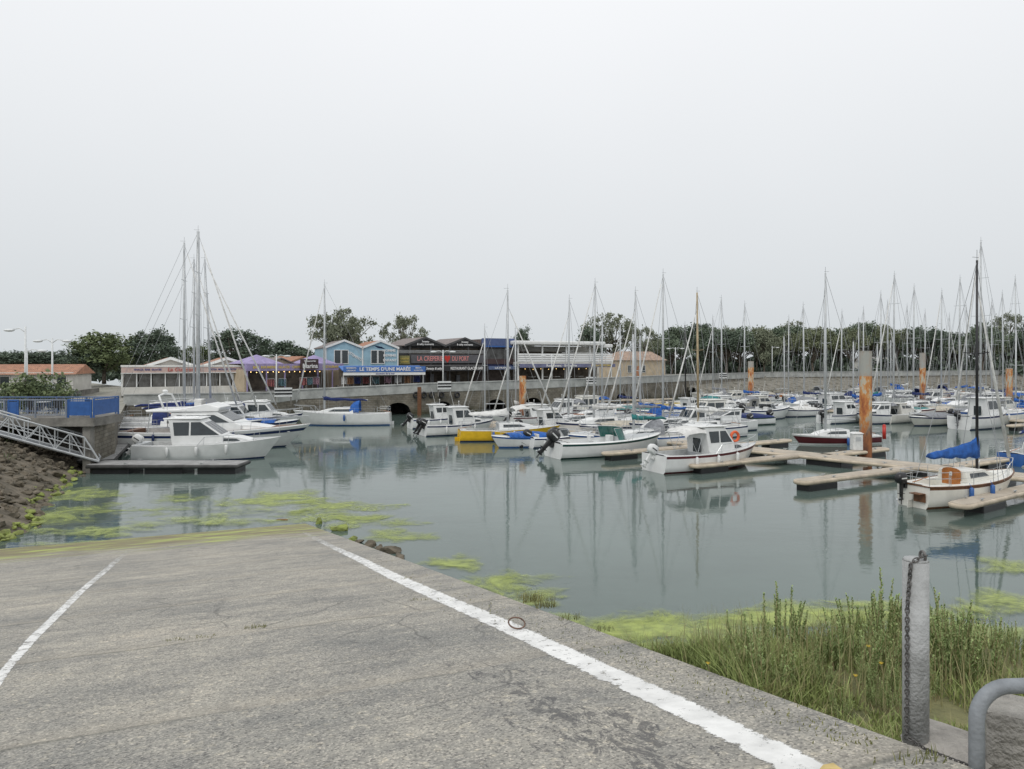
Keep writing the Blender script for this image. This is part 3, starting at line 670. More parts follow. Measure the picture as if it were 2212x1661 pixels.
# --- lilac shops
r,wd=building('shop_row','low row of shops with lilac awnings and string lights',528,70,738,79,k=1.12)
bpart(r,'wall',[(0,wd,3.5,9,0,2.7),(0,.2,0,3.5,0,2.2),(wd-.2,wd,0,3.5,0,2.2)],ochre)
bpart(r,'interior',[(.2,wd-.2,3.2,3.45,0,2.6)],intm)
s_=bpart(r,'signboard',[(0,wd,-.35,.05,2.05,2.75)],lilac)
text(s_,'BAR  RHUMERIE · GLACES · CREPES',wd*.3,2.4,.36,txy,y=-.38,width=5.6); text(s_,'RESTAURANT',wd*.86,2.4,.36,txy,y=-.38)
for x0,x1 in((.2,4.2),(7.4,10.8)):
    m=M(); xm=(x0+x1)/2; m.add([(x0,-.3,2.77),(x1,-.3,2.77),(x1,3.5,2.77),(x0,3.5,2.77),(xm,1.5,3.7)],[(0,1,4),(1,2,4),(2,3,4),(3,0,4)]); part('canvas_roof',r,m,lilac)
gable(r,4.4,7.4,3,9,2.75,3.3,greyroof,wallm=ochre); gable(r,7.6,wd,4.5,9.5,2.75,3.45,terra,wallm=ochre)
s_=bpart(r,'hanging_sign',[(6.0,8.1,-.75,-.5,2.15,3.25)],brown); text(s_,'Marina',7.05,2.5,.66,txw,y=-.78,width=1.85); text(s_,'Restaurant Bar',7.05,3.03,.24,txw,y=-.78)
bpart(r,'post',[(x,x+.1,-.3,-.2,0,2.05) for x in(.1,2.2,4.3,6.4,8.3,10.2)],lilac)
bulbs(r,[.5+i*.62 for i in range(15)],-.32,1.95)
# --- blue clothing shop
r,wd=building('clothing_shop','light blue two-storey clothing shop with twin white-trimmed gables',703,84.5,860,88,k=1.07)
bpart(r,'wall',[(0,wd,0,9,2.2,4.6)],lblue); bpart(r,'ground_floor',[(0,wd,2.5,9,0,2.2)],intm); bpart(r,'corner_post',[(0,.25,0,.25,0,2.2),(wd-.25,wd,0,.25,0,2.2)],white)
h_=wd/2
for k in(0,1):
    gable(r,k*h_+.02,(k+1)*h_-.02,0,9,4.61,5.45,terra if k else greyroof,wallm=lblue,trim=white,ov=.12)
    for a in((.24,.40),(.44,.60)): window(r,k*h_+h_*a[0],k*h_+h_*a[1],2.75,4.3,fm=white)
bpart(r,'corner_trim',[(-.03,.1,-.04,.0-.005,2.2,4.6),(wd-.1,wd+.03,-.04,-.005,2.2,4.6),(h_-.08,h_+.08,-.04,-.005,2.2,4.6)],white)
text(r,'VETEMENTS',h_*.79,3.6,.45,txw,y=-.07,rot=-.55,width=1.9); text(r,'HOMME',wd*.87,4.3,.42,txw,y=-.07,width=1.6); text(r,'FEMME',wd*.88,3.7,.42,txw,y=-.07,width=1.6); text(r,'ENFANT',wd*.88,3.1,.42,txw,y=-.07,width=1.7)
fl=M(); fl.poly([(h_*1.28,-.5,4.95),(h_*1.5,-.7,4.75),(h_*1.62,-.6,4.45),(h_*1.4,-.45,4.6)]); part('flag',r,fl,navy,fix=False)
# --- blue awning shop
r,wd=building('awning_shop','souvenir shop under a long royal blue awning',740,83,916,86.5,k=1.0)
bpart(r,'wall',[(0,wd,3.2,3.5,0,2.3)],intm); bpart(r,'post',[(x,x+.09,0,.09,0,1.6) for x in(0.05,wd*.33,wd*.66,wd-.15)],white)
a_=awning(r,-.1,wd+.1,-.6,2.9,2.45,1.95,awnb,val=.08)
s_=bpart(r,'signboard',[(0,wd,-.72,-.62,1.72,2.38)],awnb); text(s_,"LE TEMPS D'UNE MARÉE",wd*.5,2.05,.56,txw,y=-.75,width=wd*.62)
text(s_,'VETEMENTS',wd*.09,2.2,.22,txw,y=-.75); text(s_,'BIJOUX',wd*.91,2.2,.22,txw,y=-.75); text(s_,'CADEAUX',wd*.09,1.9,.22,txw,y=-.75); text(s_,'ACCESSOIRES',wd*.91,1.9,.18,txw,y=-.75)
s_=bpart(r,'valance',[(0,wd,-.66,-.6,1.36,1.70)],white); text(s_,'souvenirs de la mer',wd*.5,1.53,.28,txb,y=-.68)
# --- creperie
r,wd=building('restaurant','charcoal two-storey creperie with twin black gables',860,90,1046,95.5,k=1.06)
bpart(r,'wall',[(0,wd,1.2,9,2.3,5.0),(0,wd,3,9,0,2.3)],charcoal); bpart(r,'interior',[(1.7,wd-.3,1.1,1.19,3.9,4.7),(.2,wd-.2,2.9,2.98,0,2.2)],intm)
bpart(r,'pillar',[(x,x+.16,0,.16,0,5.0) for x in(0,1.5,wd*.36,wd*.58,wd*.8,wd-.16)],charcoal)
s_=bpart(r,'signboard',[(1.7,wd-.05,-.12,0,2.75,3.85)],mat('slate_signboard',(.10,.10,.11),.6,.15,2),label='dark signboard with red heart')
txp=mat('pink_red_lettering',(.60,.24,.23),.6,.04)
text(s_,'LA CREPERIE',4.25,3.3,.85,txp,y=-.15,width=3.5); text(s_,'DU PORT',8.5,3.3,.85,txp,y=-.15,width=2.4)
ht=M(); ht.add([(6.65+.42*math.sin(t)**3,-.15,3.33+.034*(13*math.cos(t)-5*math.cos(2*t)-2*math.cos(3*t)-math.cos(4*t))) for t in [i*math.pi/12 for i in range(24)]],[tuple(range(24))]); part('heart_emblem',s_,ht,redm,fix=False)
s_=bpart(r,'yellow_sign',[(.15,1.5,-.1,0,2.6,3.7)],mat('olive_menu_board',(.24,.22,.08),.6,.2,3),label='yellow-olive menu board'); text(s_,'GALETTES',.82,3.3,.26,txy,y=-.13,width=1.1); text(s_,'CREPES',.82,2.9,.26,txy,y=-.13,width=1.0)
awning(r,-.1,wd+.1,-1.2,1.1,2.7,2.35,charcoal,val=.1)
s_=bpart(r,'lower_signboard',[(0,wd,-1.32,-1.22,1.72,2.38)],blk); text(s_,'RESTAURANT GLACIER BAR',wd*.74,2.05,.5,txw,y=-1.35,width=4.6); text(s_,'Sweety & salty',wd*.36,2.05,.45,txw,y=-1.35,shear=.3,width=2.2)
for k in(0,1):
    x0=.9+k*(wd-1.0)/2; x1=x0+(wd-1.0)/2-.1
    gable(r,x0,x1,-.1,9,4.98,6.0,greyroof,wallm=blk,trim=charcoal,ov=.1); text(r,'Sweety\n& salty moments',(x0+x1)/2,5.35,.34,txw,y=-.2)
bpart(r,'balcony_rail',[(.1,wd,-.02,.03,z,z+.05) for z in(4.05,4.2,4.35)],alu)
bpart(r,'merchandise',[(x,x+.5,2.3,2.6,.1,.1+hh) for x,hh in((1,1.4),(2.4,1.1),(4,1.5),(5.2,1.2),(7,1.4),(9,1.0))],cloth_g)
# --- blue-topped bar
r,wd=building('bar','narrow bar with dark blue upper storey',1047,96,1115,98.5,k=1.05)
bpart(r,'wall',[(0,wd,1,9,2.3,6.0),(0,wd,3,9,0,2.3)],mat('brown_cladding',(.15,.12,.11),.8,.3,2)); bpart(r,'blue_screen',[(0,wd,-.1,.9,5.1,6.1)],mat('dusty_blue_panel',(.075,.11,.24),.7,.2,1)) 
bpart(r,'window_opening',[(.3,wd-.3,.9,.99,3.2,4.7)],gl2); bpart(r,'balcony_rail',[(0,wd,-.05,0,2.6,3.3)],brown)
bpart(r,'blue_beam',[(0,wd,-.12,.0,4.9,5.09)],bluep)
s_=bpart(r,'signboard',[(0,wd,-.6,-.45,1.85,2.3)],mat('slate_blue_sign',(.11,.15,.27),.6,.2,2)); text(s_,'LA FRANGE',wd*.5,2.07,.34,txw,y=-.63,width=wd*.5); awning(r,0,wd,-.45,1,2.6,2.35,navy,val=.05)
# --- white restaurant
r,wd=building('restaurant','white two-storey restaurant with railed upper terrace and flat canopy',1117,99,1322,106,k=1.03)
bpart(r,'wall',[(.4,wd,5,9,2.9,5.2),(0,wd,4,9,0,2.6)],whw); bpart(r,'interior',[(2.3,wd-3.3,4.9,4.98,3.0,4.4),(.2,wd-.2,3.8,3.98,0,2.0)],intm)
bpart(r,'terrace_floor',[(0,wd,-.1,5,2.62,2.85)],whw)
bpart(r,'canopy_roof',[(-.5,wd-1.5,-.6,6,5.3,5.85)],white,bevel=.15); bpart(r,'canopy_roof',[(wd-1.4,wd+.3,.2,6,5.0,5.5)],white,bevel=.1)
bpart(r,'pillar',[(x,x+.18,0,.18,2.85,5.29) for x in(.1,wd*.25,wd*.5,wd*.75,wd-1.8)]+[(x,x+.2,0,.2,0,2.6) for x in(.1,wd*.25,wd*.5,wd*.75,wd-.2)],white)
bpart(r,'slatted_railing',[(0,wd,-.16,-.1,2.92+k*.30,3.16+k*.30) for k in range(4)],white)
bpart(r,'slatted_railing',[(wd*.45,wd,-.16,-.1,4.14,4.2)],white)
s_=bpart(r,'signboard',[(0,wd,-.9,-.75,2.1,2.6)],mat('slate_blue_board',(.16,.17,.28),.6,.2,2)); text(s_,'Restaurant · Brasserie',wd*.42,2.35,.48,txw,y=-.93,width=5.0); text(s_,'BAR GLACIER PIZZERIA',wd*.84,2.35,.4,txy,y=-.93,width=3.4)
awning(r,0,wd,-.75,1.5,2.61,2.4,grey,val=.05); bulbs(r,[1+i*1.25 for i in range(9)],-.5,1.9)
bpart(r,'tables',[(x,x+.8,1.5,2.3,.7,.76) for x in(1,3,5,7,9,11)],white)
# --- ochre house
r,wd=building('house','small ochre house with terracotta roof',1345,122,1437,128)
bpart(r,'wall',[(0,wd,0,6,0,3.1)],ochre); window(r,1.2,2.0,1.0,2.2); window(r,4.6,5.4,1.0,2.2); bpart(r,'door',[(3,3.9,-.04,-.005,0,2.1)],wood)
m=M(); m.add([(-.3,-.3,3.1),(wd+.3,-.3,3.1),(wd+.3,6.3,3.1),(-.3,6.3,3.1),(1.8,3,4.7),(wd-.5,3,4.7)],[(0,1,5,4),(1,2,5),(2,3,4,5),(3,0,4)]); part('roof',r,m,mat('faded_terracotta',(.36,.26,.20),.9,.2,2))
# --- houses on left
r,wd=building('house','low white house with terracotta tile roof',-30,70,158,72,k=1.08)
bpart(r,'wall',[(0,wd,0,6,0,1.9)],whw)
for x in(1.2,3.4,6.2): window(r,x,x+.8,.5,1.5)
m=M(); m.add([(-.3,-.4,1.7),(wd+.3,-.4,1.7),(wd+.3,6.4,1.7),(-.3,6.4,1.7),(-.3,3,2.7),(wd+.3,3,2.7)],[(0,1,5,4),(1,2,5),(2,3,4,5),(3,0,4)]); part('roof',r,m,terra)
# distant houses among the pines
for px,Y,wdt,hh in((1905,186,52,771),(2160,190,44,772)):
    r,wd=building('house','distant white house among the pines',px-wdt/2,Y,px+wdt/2,Y+2)
    z=ZZ(hh,Y)-2.88; bpart(r,'wall',[(0,wd,0,6,0,z-1.0)],whw); m=M(); m.add([(-.3,-.3,z-1.0),(wd+.3,-.3,z-1.0),(wd+.3,6.3,z-1.0),(-.3,6.3,z-1.0),(0,3,z),(wd,3,z)],[(0,1,5,4),(1,2,5),(2,3,4,5),(3,0,4)]); part('roof',r,m,mat('faded_grey_tiles',(.35,.32,.3),.9,.2,2))
    for x in(.25,.65): window(r,wd*x,wd*x+.8,.7,1.6)
# clothes racks
rk=[mat('garment_red',(.26,.09,.09),.9,.5,6),mat('garment_teal',(.09,.17,.2),.9,.5,6),mat('garment_pink',(.32,.2,.25),.9,.5,6),mat('garment_white',(.5,.5,.5),.9,.4,6),mat('garment_orange',(.32,.17,.09),.9,.5,6),cloth_n]
for i,(px,Y) in enumerate([(655,83),(668,84),(683,85),(745,84),(757,84),(772,84.5),(790,85),(812,85),(838,85.5),(860,86),(880,86.5),(900,87),(585,80),(610,81)]):
    x,y=XY(px,Y); r=top('clothes_rack','clothes rack with hanging garments outside a shop','clothes rack',loc=(x,y,2.5+(px-585)*.0008),rz=.2,group='clothes racks outside the shops')
    m=M(); m.tube((-.4,0,0),(-.4,0,1.4),.02); m.tube((.4,0,0),(.4,0,1.4),.02); m.tube((-.4,0,1.4),(.4,0,1.4),.02); m.box((0,0,.03),(.9,.4,.04)); part('frame',r,m,steel)
    m=M()
    for k in range(5): m.box((-.32+k*.16,0,.95+R.uniform(-.05,.05)),(.12,.42,.8),rz=R.uniform(-.3,.3),taper=.6)
    part('garments',r,m,rk[i%6])

# ================================================================= STREET LAMPS
def street_lamp(px,Y,ytop,arms,lab='white curved-arm street lamp',zg=2.88):
    x,y=XY(px,Y); zt=ZZ(ytop,Y); r=top('street_lamp',lab,'street lamp',loc=(x,y,zg),group='white street lamps'); h=zt-zg
    m=M(); m.tube((0,0,0),(0,0,h),.085,.06,8); m.tube((0,0,0),(0,0,.5),.12,.11,8); part('post',r,m,lampw,True)
    for s in arms:
        m=M(); m.path([(0,0,h*.93),(s*.4,0,h*.98),(s*.9,0,h*.965)],.035,6); a=part('arm',r,m,lampw,True)
        m=M(); m.sphere((s*1.15,0,h*.955),.38,(1,.6,.28),12,6); part('lamp_head',a,m,lampw,True)
street_lamp(55,50,705,(-1,),zg=2.3); street_lamp(58,54,752,(1,),zg=2.3); street_lamp(113,56,730,(-1,1),zg=2.2); street_lamp(597,74,765,(-1,1),zg=2.15); street_lamp(957,84,756,(-1,1),zg=2.6); street_lamp(1459,118,750,(-1,1)); street_lamp(1668,150,748,(1,)); street_lamp(1192,98,765,(-1,1),zg=2.75)

# ================================================================= LEFT TERRACE
m=M(); m.add([(x,y,z) for z in(2.5,2.95) for x,y in((-60,37.5),(-22.1,37.5),(-22.3,40.6),(-60,40.6))],[(3,2,1,0),(4,5,6,7),(0,1,5,4),(1,2,6,5),(2,3,7,6),(3,0,4,7)])
tt_=top('terrace_platform','concrete terrace platform above the pontoon','terrace',m=m,mats=conc_d)
m=M(); m.box((-42,40.2,1),(35.4,.5,2.98)); part('back_wall',tt_,m,conc_d)
for x in(-22.6,-27.5,-33): m=M(); m.box((x,37.9,1),(.4,.4,2.98)); part('support',tt_,m,conc_d)
def rail_fence(a,b,z,h,mt,lab,panel=False,name='railing'):
    a=Vector((a[0],a[1],0));b=Vector((b[0],b[1],0)); L_=(b-a).length; ang=math.atan2(b.y-a.y,b.x-a.x)
    m=M(); n=max(2,int(L_/1.6)+1)
    for i in range(n): m.box((L_*i/(n-1),0,h/2),(.07,.07,h))
    m.box((L_/2,0,h),(L_,.09,.06)); m.box((L_/2,0,.15),(L_,.05,.05))
    if panel: m.box((L_/2,-.01,h/2+.05),(L_-.1,.03,h-.25))
    else:
        k=int(L_/.14)
        for i in range(k): m.tube((L_*(i+.5)/k,0,.15),(L_*(i+.5)/k,0,h),.012,n=4)
    top(name,lab,'fence',loc=(a.x,a.y,z),rz=ang,m=m,mats=mt)
dgr=mat('dull_grey_railing',(.22,.25,.3),.6,.15)
rail_fence((-40,37.6),(-23.6,37.6),2.95,.95,dgr,'grey bar railing along the terrace edge')
rail_fence((-23.5,37.62),(-22.3,37.62),2.95,.95,bluep,'blue panel railing on the terrace edge',True)
rail_fence((-22.2,37.7),(-22.4,40.4),2.95,1.0,bluep,'blue panel fence at the terrace end',True)
rail_fence((-36,40.5),(-22.6,40.5),2.95,.95,mat('faded_blue_railing',(.10,.16,.30),.6,.15),'blue bar railing along the back of the terrace')
rail_fence((-26.6,37.52),(-26.1,37.52),2.98,.9,bluep,'solid blue panel in the terrace railing',True)
def chair(x,y,rz):
    r=top('cafe_chair','dark woven terrace chair at a table','chair',loc=(x,y,2.95),rz=rz,group='terrace chairs')
    m=M(); m.box((0,0,.45),(.45,.45,.05)); part('seat',r,m,blk); m=M(); m.box((0,.22,.7),(.45,.04,.45)); part('backrest',r,m,blk)
    for a,b in((-.2,-.2),(.2,-.2),(.2,.2),(-.2,.2)): m=M(); m.tube((a,b,0),(a,b,.43),.018); part('leg',r,m,steel)
def table(x,y):
    r=top('cafe_table','small round terrace table','table',loc=(x,y,2.95),group='terrace tables')
    m=M(); m.tube((0,0,.72),(0,0,.75),.35,n=16); part('table_top',r,m,grey); m=M(); m.tube((0,0,0),(0,0,.72),.03); m.tube((0,0,0),(0,0,.03),.22,n=12); part('pedestal',r,m,steel)
for x,y in((-28.3,39),(-26,39.4),(-24.2,39),(-30.5,39.4)): table(x,y); chair(x+.65,y,-1.5); chair(x-.6,y+.1,1.6)
xx,yy=XY(72,45); tree('bush',5,f_broad,xx,yy,2.4,2.9,4.0,'flowering green shrub beside the terrace',name='shrub',cat='shrub')
xx,yy=XY(118,47); tree('bush',6,f_dark,xx,yy,2.4,2.3,2.6,'green shrub beside the terrace',name='shrub',cat='shrub')
xx,yy=XY(10,48); tree('bush',6,f_broad,xx,yy,2.4,2.2,3.4,'green shrub beside the terrace',name='shrub',cat='shrub')

# gangway
A=Vector((-27,36.0,2.6)); Bp=Vector((-22.3,39.6-1.2,.62))
d=(Bp-A); nx=Vector((-d.y,d.x,0)).normalized()
r=top('gangway','sloping aluminium truss gangway down to the pontoon','gangway')
m=M(); w2=.65
P=[A-nx*w2,Bp-nx*w2,Bp+nx*w2,A+nx*w2]; m.add(P+[p-Vector((0,0,.08)) for p in P],[(0,1,2,3),(7,6,5,4),(0,4,5,1),(2,6,7,3)]); part('walkway',r,m,galv)
for s in(-1,1):
    m=M(); K=8
    def pt(k,h): return A.lerp(Bp,k/K)+nx*(w2*s)+Vector((0,0,h))
    m.tube(pt(0,0),pt(K,0),.06); m.tube(pt(0,1.05),pt(K-1,1.05),.05); m.tube(pt(K-1,1.05),pt(K,.05),.05); m.tube(pt(0,.5),pt(K-.5,.5),.03)
    for k in range(K): m.tube(pt(k,0),pt(k,1.05),.03)
    for k in range(0,K-1): m.tube(pt(k,0 if k%2 else 1.05),pt(k+1,1.05 if k%2 else 0),.03)
    part('truss_railing',r,m,alu)

# ================================================================= PONTOONS
pdeck=mat('pontoon_decking',(.48,.42,.34),.8,.15,1.5); Nn,Ll,B=base(pdeck); tcn=Nn.new('ShaderNodeTexCoord')
wv=Nn.new('ShaderNodeTexWave'); wv.inputs['Scale'].default_value=2.2; wv.bands_direction='X'; Ll.new(tcn.outputs['Object'],wv.inputs['Vector']); bu=Nn.new('ShaderNodeBump'); bu.inputs['Distance'].default_value=.02; Ll.new(wv.outputs[0],bu.inputs['Height']); Ll.new(bu.outputs[0],B.inputs['Normal'])
cw=ramp(wv.outputs[0],[(.0,(.7,.7,.7)),(.2,(1,1,1))]); old=B.inputs['Base Color'].links[0].from_socket; Ll.new(mix(.8,old,cw.outputs[0],'MULTIPLY'),B.inputs['Base Color'])
pedge=mat('pontoon_edge',(.55,.47,.36),.6,.2,1.2)
pgrey=mat('grey_decking',(.30,.30,.295),.85,.2,1.5)
pdk=mat('dark_pontoon_edge',(.07,.07,.068),.8,.25,1.5)
def pontoon(a,b,wd,lab,dm=None,em=None,round_end=True,floats=None,zt=.5,name='pontoon'):
    a=Vector((a[0],a[1],0));b=Vector((b[0],b[1],0)); L_=(b-a).length; rz=math.atan2(b.y-a.y,b.x-a.x)
    r=top(name,lab,'pontoon',loc=(a.x,a.y,zt),rz=rz,group='floating pontoons')
    def outline(w,e,z):
        pts=[(0,w,z),(0,-w,z)] 
        if round_end:
            k=8; pts+=[(L_-w+(w+e)*math.sin(math.pi*i/k),-w*math.cos(math.pi*i/k),z) for i in range(k+1)]
        else: pts+=[(L_+e,-w,z),(L_+e,w,z)]
        return pts
    w=wd/2; m=M(); m.loft([outline(w-.07,-.07,-.05),outline(w-.07,-.07,0)]); part('decking',r,m,dm or pdeck)
    m=M(); m.loft([outline(w-.04,-.04,-.2),outline(w,0,-.17),outline(w+.02,.02,-.10),outline(w,0,-.04),outline(w-.05,-.05,-.012)]); part('edge',r,m,em or pedge,True)
    fl=floats or [(k+.5)*L_/max(1,round(L_/4)) for k in range(max(1,round(L_/4)))]
    for x in fl: m=M(); m.box((x,0,-.48),(2.0,wd*.85,.54)); part('float',r,m,blk,bevel=.04)
    k=max(1,int(L_/3))
    for i in range(k):
        x=(i+.5)*L_/k
        for s in(-1,1): m=M(); m.box((x,s*(w-.14),.03),(.06,.05,.07)); m.box((x,s*(w-.14),.075),(.26,.05,.03)); part('mooring_cleat',r,m,steel)
fx,fy=.87,.49
S=[(21.4,37.2),(17.1,41.8),(12.9,46.6),(8.7,51.3),(4.5,56),(.2,60.7),(-3.2,64.5)]
pontoon((30,27.8),(-4,65.4),1.9,'beige-edged main pontoon walkway between berths',round_end=False)
for k,Lf in((0,9.6),(1,8.8),(2,8.6),(3,7),(4,7),(5,6)):
    s=S[k]; pontoon((s[0]-.8*fx,s[1]-.8*fy),(s[0]-Lf*fx,s[1]-Lf*fy),.85,'narrow beige finger pontoon between berths',floats=[Lf-2.2] if k<3 else None)
pontoon((24.5,32.3),(17.0,27.2),.85,'narrow beige finger pontoon between berths',floats=[6.6])
for k in(0,1,2,3,4,5):
    s=S[k]; pontoon((s[0]+.8*fx+.5,s[1]+.8*fy-.6),(s[0]+7.5*fx,s[1]+7.5*fy-.6),.8,'narrow beige finger pontoon between berths')
pontoon((62,49),(14,102),1.9,'far beige main pontoon walkway',round_end=False)
for k in range(-4,6):
    x,y=35+.67*6.8*k,79-.74*6.8*k
    pontoon((x-.8*fx,y-.8*fy),(x-7.5*fx,y-7.5*fy),.8,'narrow beige finger pontoon between berths')
    if k<4: pontoon((x+.9*fx,y+.8*fy),(x+7.5*fx,y+7.5*fy),.8,'narrow beige finger pontoon between berths')
pontoon((-22.4,38.2),(-14.4,38.2),1.8,'grey pontoon with dark edge',dm=pgrey,em=pdk,round_end=False,floats=[1.2,4,6.8])
pontoon((-23.0,39.2),(-29.3,54),1.9,'narrow grey pontoon walkway beside the quay',dm=pgrey,em=pdk,round_end=False)

# piles
rust=bpy.data.materials.new('rusty_pile'); rust.use_nodes=True; Nn,Ll,B=base(rust); B.inputs['Roughness'].default_value=.8; tcn=Nn.new('ShaderNodeTexCoord')
sxyz=Nn.new('ShaderNodeSeparateXYZ'); Ll.new(tcn.outputs['Object'],sxyz.inputs[0]); nr=noise(1.9,8,(1,1,.4)); nr.inputs['Roughness'].default_value=.68
c1=ramp(nr.outputs[0],[(.35,(.36,.37,.33)),(.45,(.50,.46,.36)),(.495,(.55,.27,.09)),(.56,(.42,.15,.05)),(.66,(.2,.06,.03))])
c2=ramp(math_('MULTIPLY',math_('ADD',sxyz.outputs[2],math_('MULTIPLY',nr.outputs[0],2.6)),.12),[(.30,(1,1,1)),(.48,(0,0,0))])
cb=ramp(nr.outputs[0],[(.4,(.12,.05,.03)),(.6,(.34,.13,.05))])
c3=ramp(math_('MULTIPLY',sxyz.outputs[2],.1),[(.50,(0,0,0)),(.505,(1,1,1))])
cc=mix(c2.outputs[0],c1.outputs[0],cb.outputs[0]); cc=mix(math_('MULTIPLY',c3.outputs[0],.85),cc,(.33,.34,.32)); Ll.new(cc,B.inputs['Base Color'])
def pile(px,Y,ytop,r_=.4):
    x,y=XY(px,Y); m=M(); zt=ZZ(ytop,Y); m.tube((0,0,-1),(0,0,zt-.05),r_,n=20); m.tube((0,0,zt-.05),(0,0,zt),r_*1.03,n=20)
    top('steel_pile','rusty tubular steel mooring pile holding the pontoon','mooring pile',loc=(x,y,0),m=m,mats=rust,group='steel mooring piles',rz=px)
pile(1870,43.5,758,.355); pile(1129,68,812,.33); pile(1622,96,780,.38); pile(1993,90,762,.35); pile(2180,80,795,.33)
x,y=WP(1850,972,.5)
r=top('service_pedestal','white electric service pedestal on the pontoon','pedestal',loc=(x,y,.5))
m=M(); m.box((0,0,.5),(.6,.5,1.0)); part('cabinet',r,m,whp,bevel=.04); m=M(); m.box((0,0,1.06),(.7,.6,.1),taper=.6); part('cap',r,m,whp,bevel=.02); m=M(); m.box((0,-.26,.7),(.3,.02,.25)); part('socket_panel',r,m,grey)
m=M(); m.tube((0,0,0),(0,0,.9),.12,n=12); m.sphere((0,0,.9),.12,n=12); x,y=WP(1910,948,.5); top('fire_extinguisher','red cylinder standing on the pontoon','fire extinguisher',loc=(x,y,.5),m=m,mats=redm,smooth=True)
m=M(); m.tube((0,0,0),(0,0,1.0),.1,n=10); m.sphere((0,0,1.0),.1,n=10); x,y=WP(213,985,.5); top('fire_extinguisher','orange-red cylinder at the foot of the gangway','fire extinguisher',loc=(x,y,.5),m=m,mats=orange,smooth=True)

# ================================================================= BOATS
class Hull:
    def __init__(s,L,B,F,tr=.8,rake=.1,sheer=.25): s.L,s.B,s.F,s.tr,s.rake,s.sheer=L,B,F,tr,rake,sheer
    def hb(s,t):
        w=s.tr+(1-s.tr)*math.sin(min(t/.42,1)*math.pi/2) if t<.42 else max(0,1-((t-.42)/.58)**2.2)**.85
        return max(.015,s.B/2*w)
    def h(s,t): return s.F*(1+s.sheer*(t-.25)**2/.56)
    def X(s,t): return -s.L/2+s.L*t
def hull(r,hu,hm,sm,bm,name='hull',stripe_row=0):
    n=18; rows=[]
    for i in range(n+1):
        t=i/n; hb=hu.hb(t);h=hu.h(t); fl=1-.5*t**3
        half=[]
        for z in(h,h*.86,h*.72,h*.4,.1,-.03,-.2,None):
            if z is None: z=-.38*(1-t**4)-.02; y=0; q=-.3
            else:
                q=z/h; s=.86+.14*max(q,0)**.5 if q>0 else .8+q*.3; y=hb*s*(fl+(1-fl)*max(q,0))
            x=hu.X(t)-hu.rake*hu.L*t**4*(1-max(q,-.3)) + .06*(1-t)**8*(1-q)*-1
            half.append((x,y,z))
        rows.append(half+[(x,-y,z) for x,y,z in half[-2::-1]])
    mi=[0,0,0,0,1,2,2]; mi[stripe_row]=1
    mi=mi+mi[::-1]
    m=M(); m.loft(rows,closed=False,caps=False,mi=mi); m.poly(rows[0][::-1],0)
    return part(name,r,m,[hm,sm,bm],True)
def deck(r,hu,c0,c1,depth,dm,fm=None,side=.16,cam=.05):
    st=[]; n=18
    for i in range(n+1):
        t=i/n; st.append((t,c0<t<c1))
    st+=[(c0,False),(c0+1e-4,True),(c1-1e-4,True),(c1,False)] if c1>c0 else []
    st.sort(); rows=[]
    for t,ck in st:
        hb=hu.hb(t)-.01; h=hu.h(t)+.004; x=hu.X(t); c=max(.01,hb-side*hu.B/2*2*.9); c=min(c,hb*.8)
        fz=max(h-depth,.06) if ck else h+cam
        cz=h+cam*.5
        rows.append([(x,hb,h),(x,c,cz),(x,c,fz),(x,-c,fz),(x,-c,cz),(x,-hb,h)])
    m=M(); m.loft(rows,closed=False,caps=False,mi=[0,0,1,0,0]); return part('deck',r,m,[dm,fm or dm])
def prism(r,name,prof,wb,wt,tp,mt,bev=.04):
    z0=min(p[1] for p in prof);z1=max(p[1] for p in prof);xa=min(p[0] for p in prof);xf=max(p[0] for p in prof)
    Y=lambda x,z: lerp(wb,wt,(z-z0)/(z1-z0))*lerp(1,tp,(x-xa)/(xf-xa))
    n=len(prof); vs=[(x,Y(x,z),z) for x,z in prof]+[(x,-Y(x,z),z) for x,z in prof]
    fs=[tuple(range(n)),tuple(range(2*n-1,n-1,-1))]+[(i,i+n,(i+1)%n+n,(i+1)%n) for i in range(n)]
    m=M(); m.add(vs,fs); o=part(name,r,m,mt,bevel=bev); return o,Y
def side_win(o,Y,pts,mt=None,off=.012):
    for s in(1,-1):
        m=M(); a=[(x,s*(Y(x,z)+off),z) for x,z in pts]; b=[(x,s*(Y(x,z)-.01),z) for x,z in pts]; m.loft([a,b]); part('window',o,m,mt or glass)
def front_win(o,Y,p,q,mt=None,ins=.07,panes=2,name='windshield'):
    (x0,z0),(x1,z1)=p,q; d=Vector((x1-x0,z1-z0)).normalized(); nn=Vector((d.y,-d.x))
    if nn.x<0: nn=-nn
    l0,l1=.1,.9
    for k in range(panes):
        m=M(); P=[]
        for (l,e) in((l0,0),(l0,1),(l1,1),(l1,0)):
            x=lerp(x0,x1,l);z=lerp(z0,z1,l);y=Y(x,z)-ins; a=-y+2*y*(k+e)/panes; a+= (.02 if e==0 else -.02)
            P.append((x+nn.x*.013,a,z+nn.y*.013))
        m.poly(P); part(name,o,m,mt or glass,fix=False)
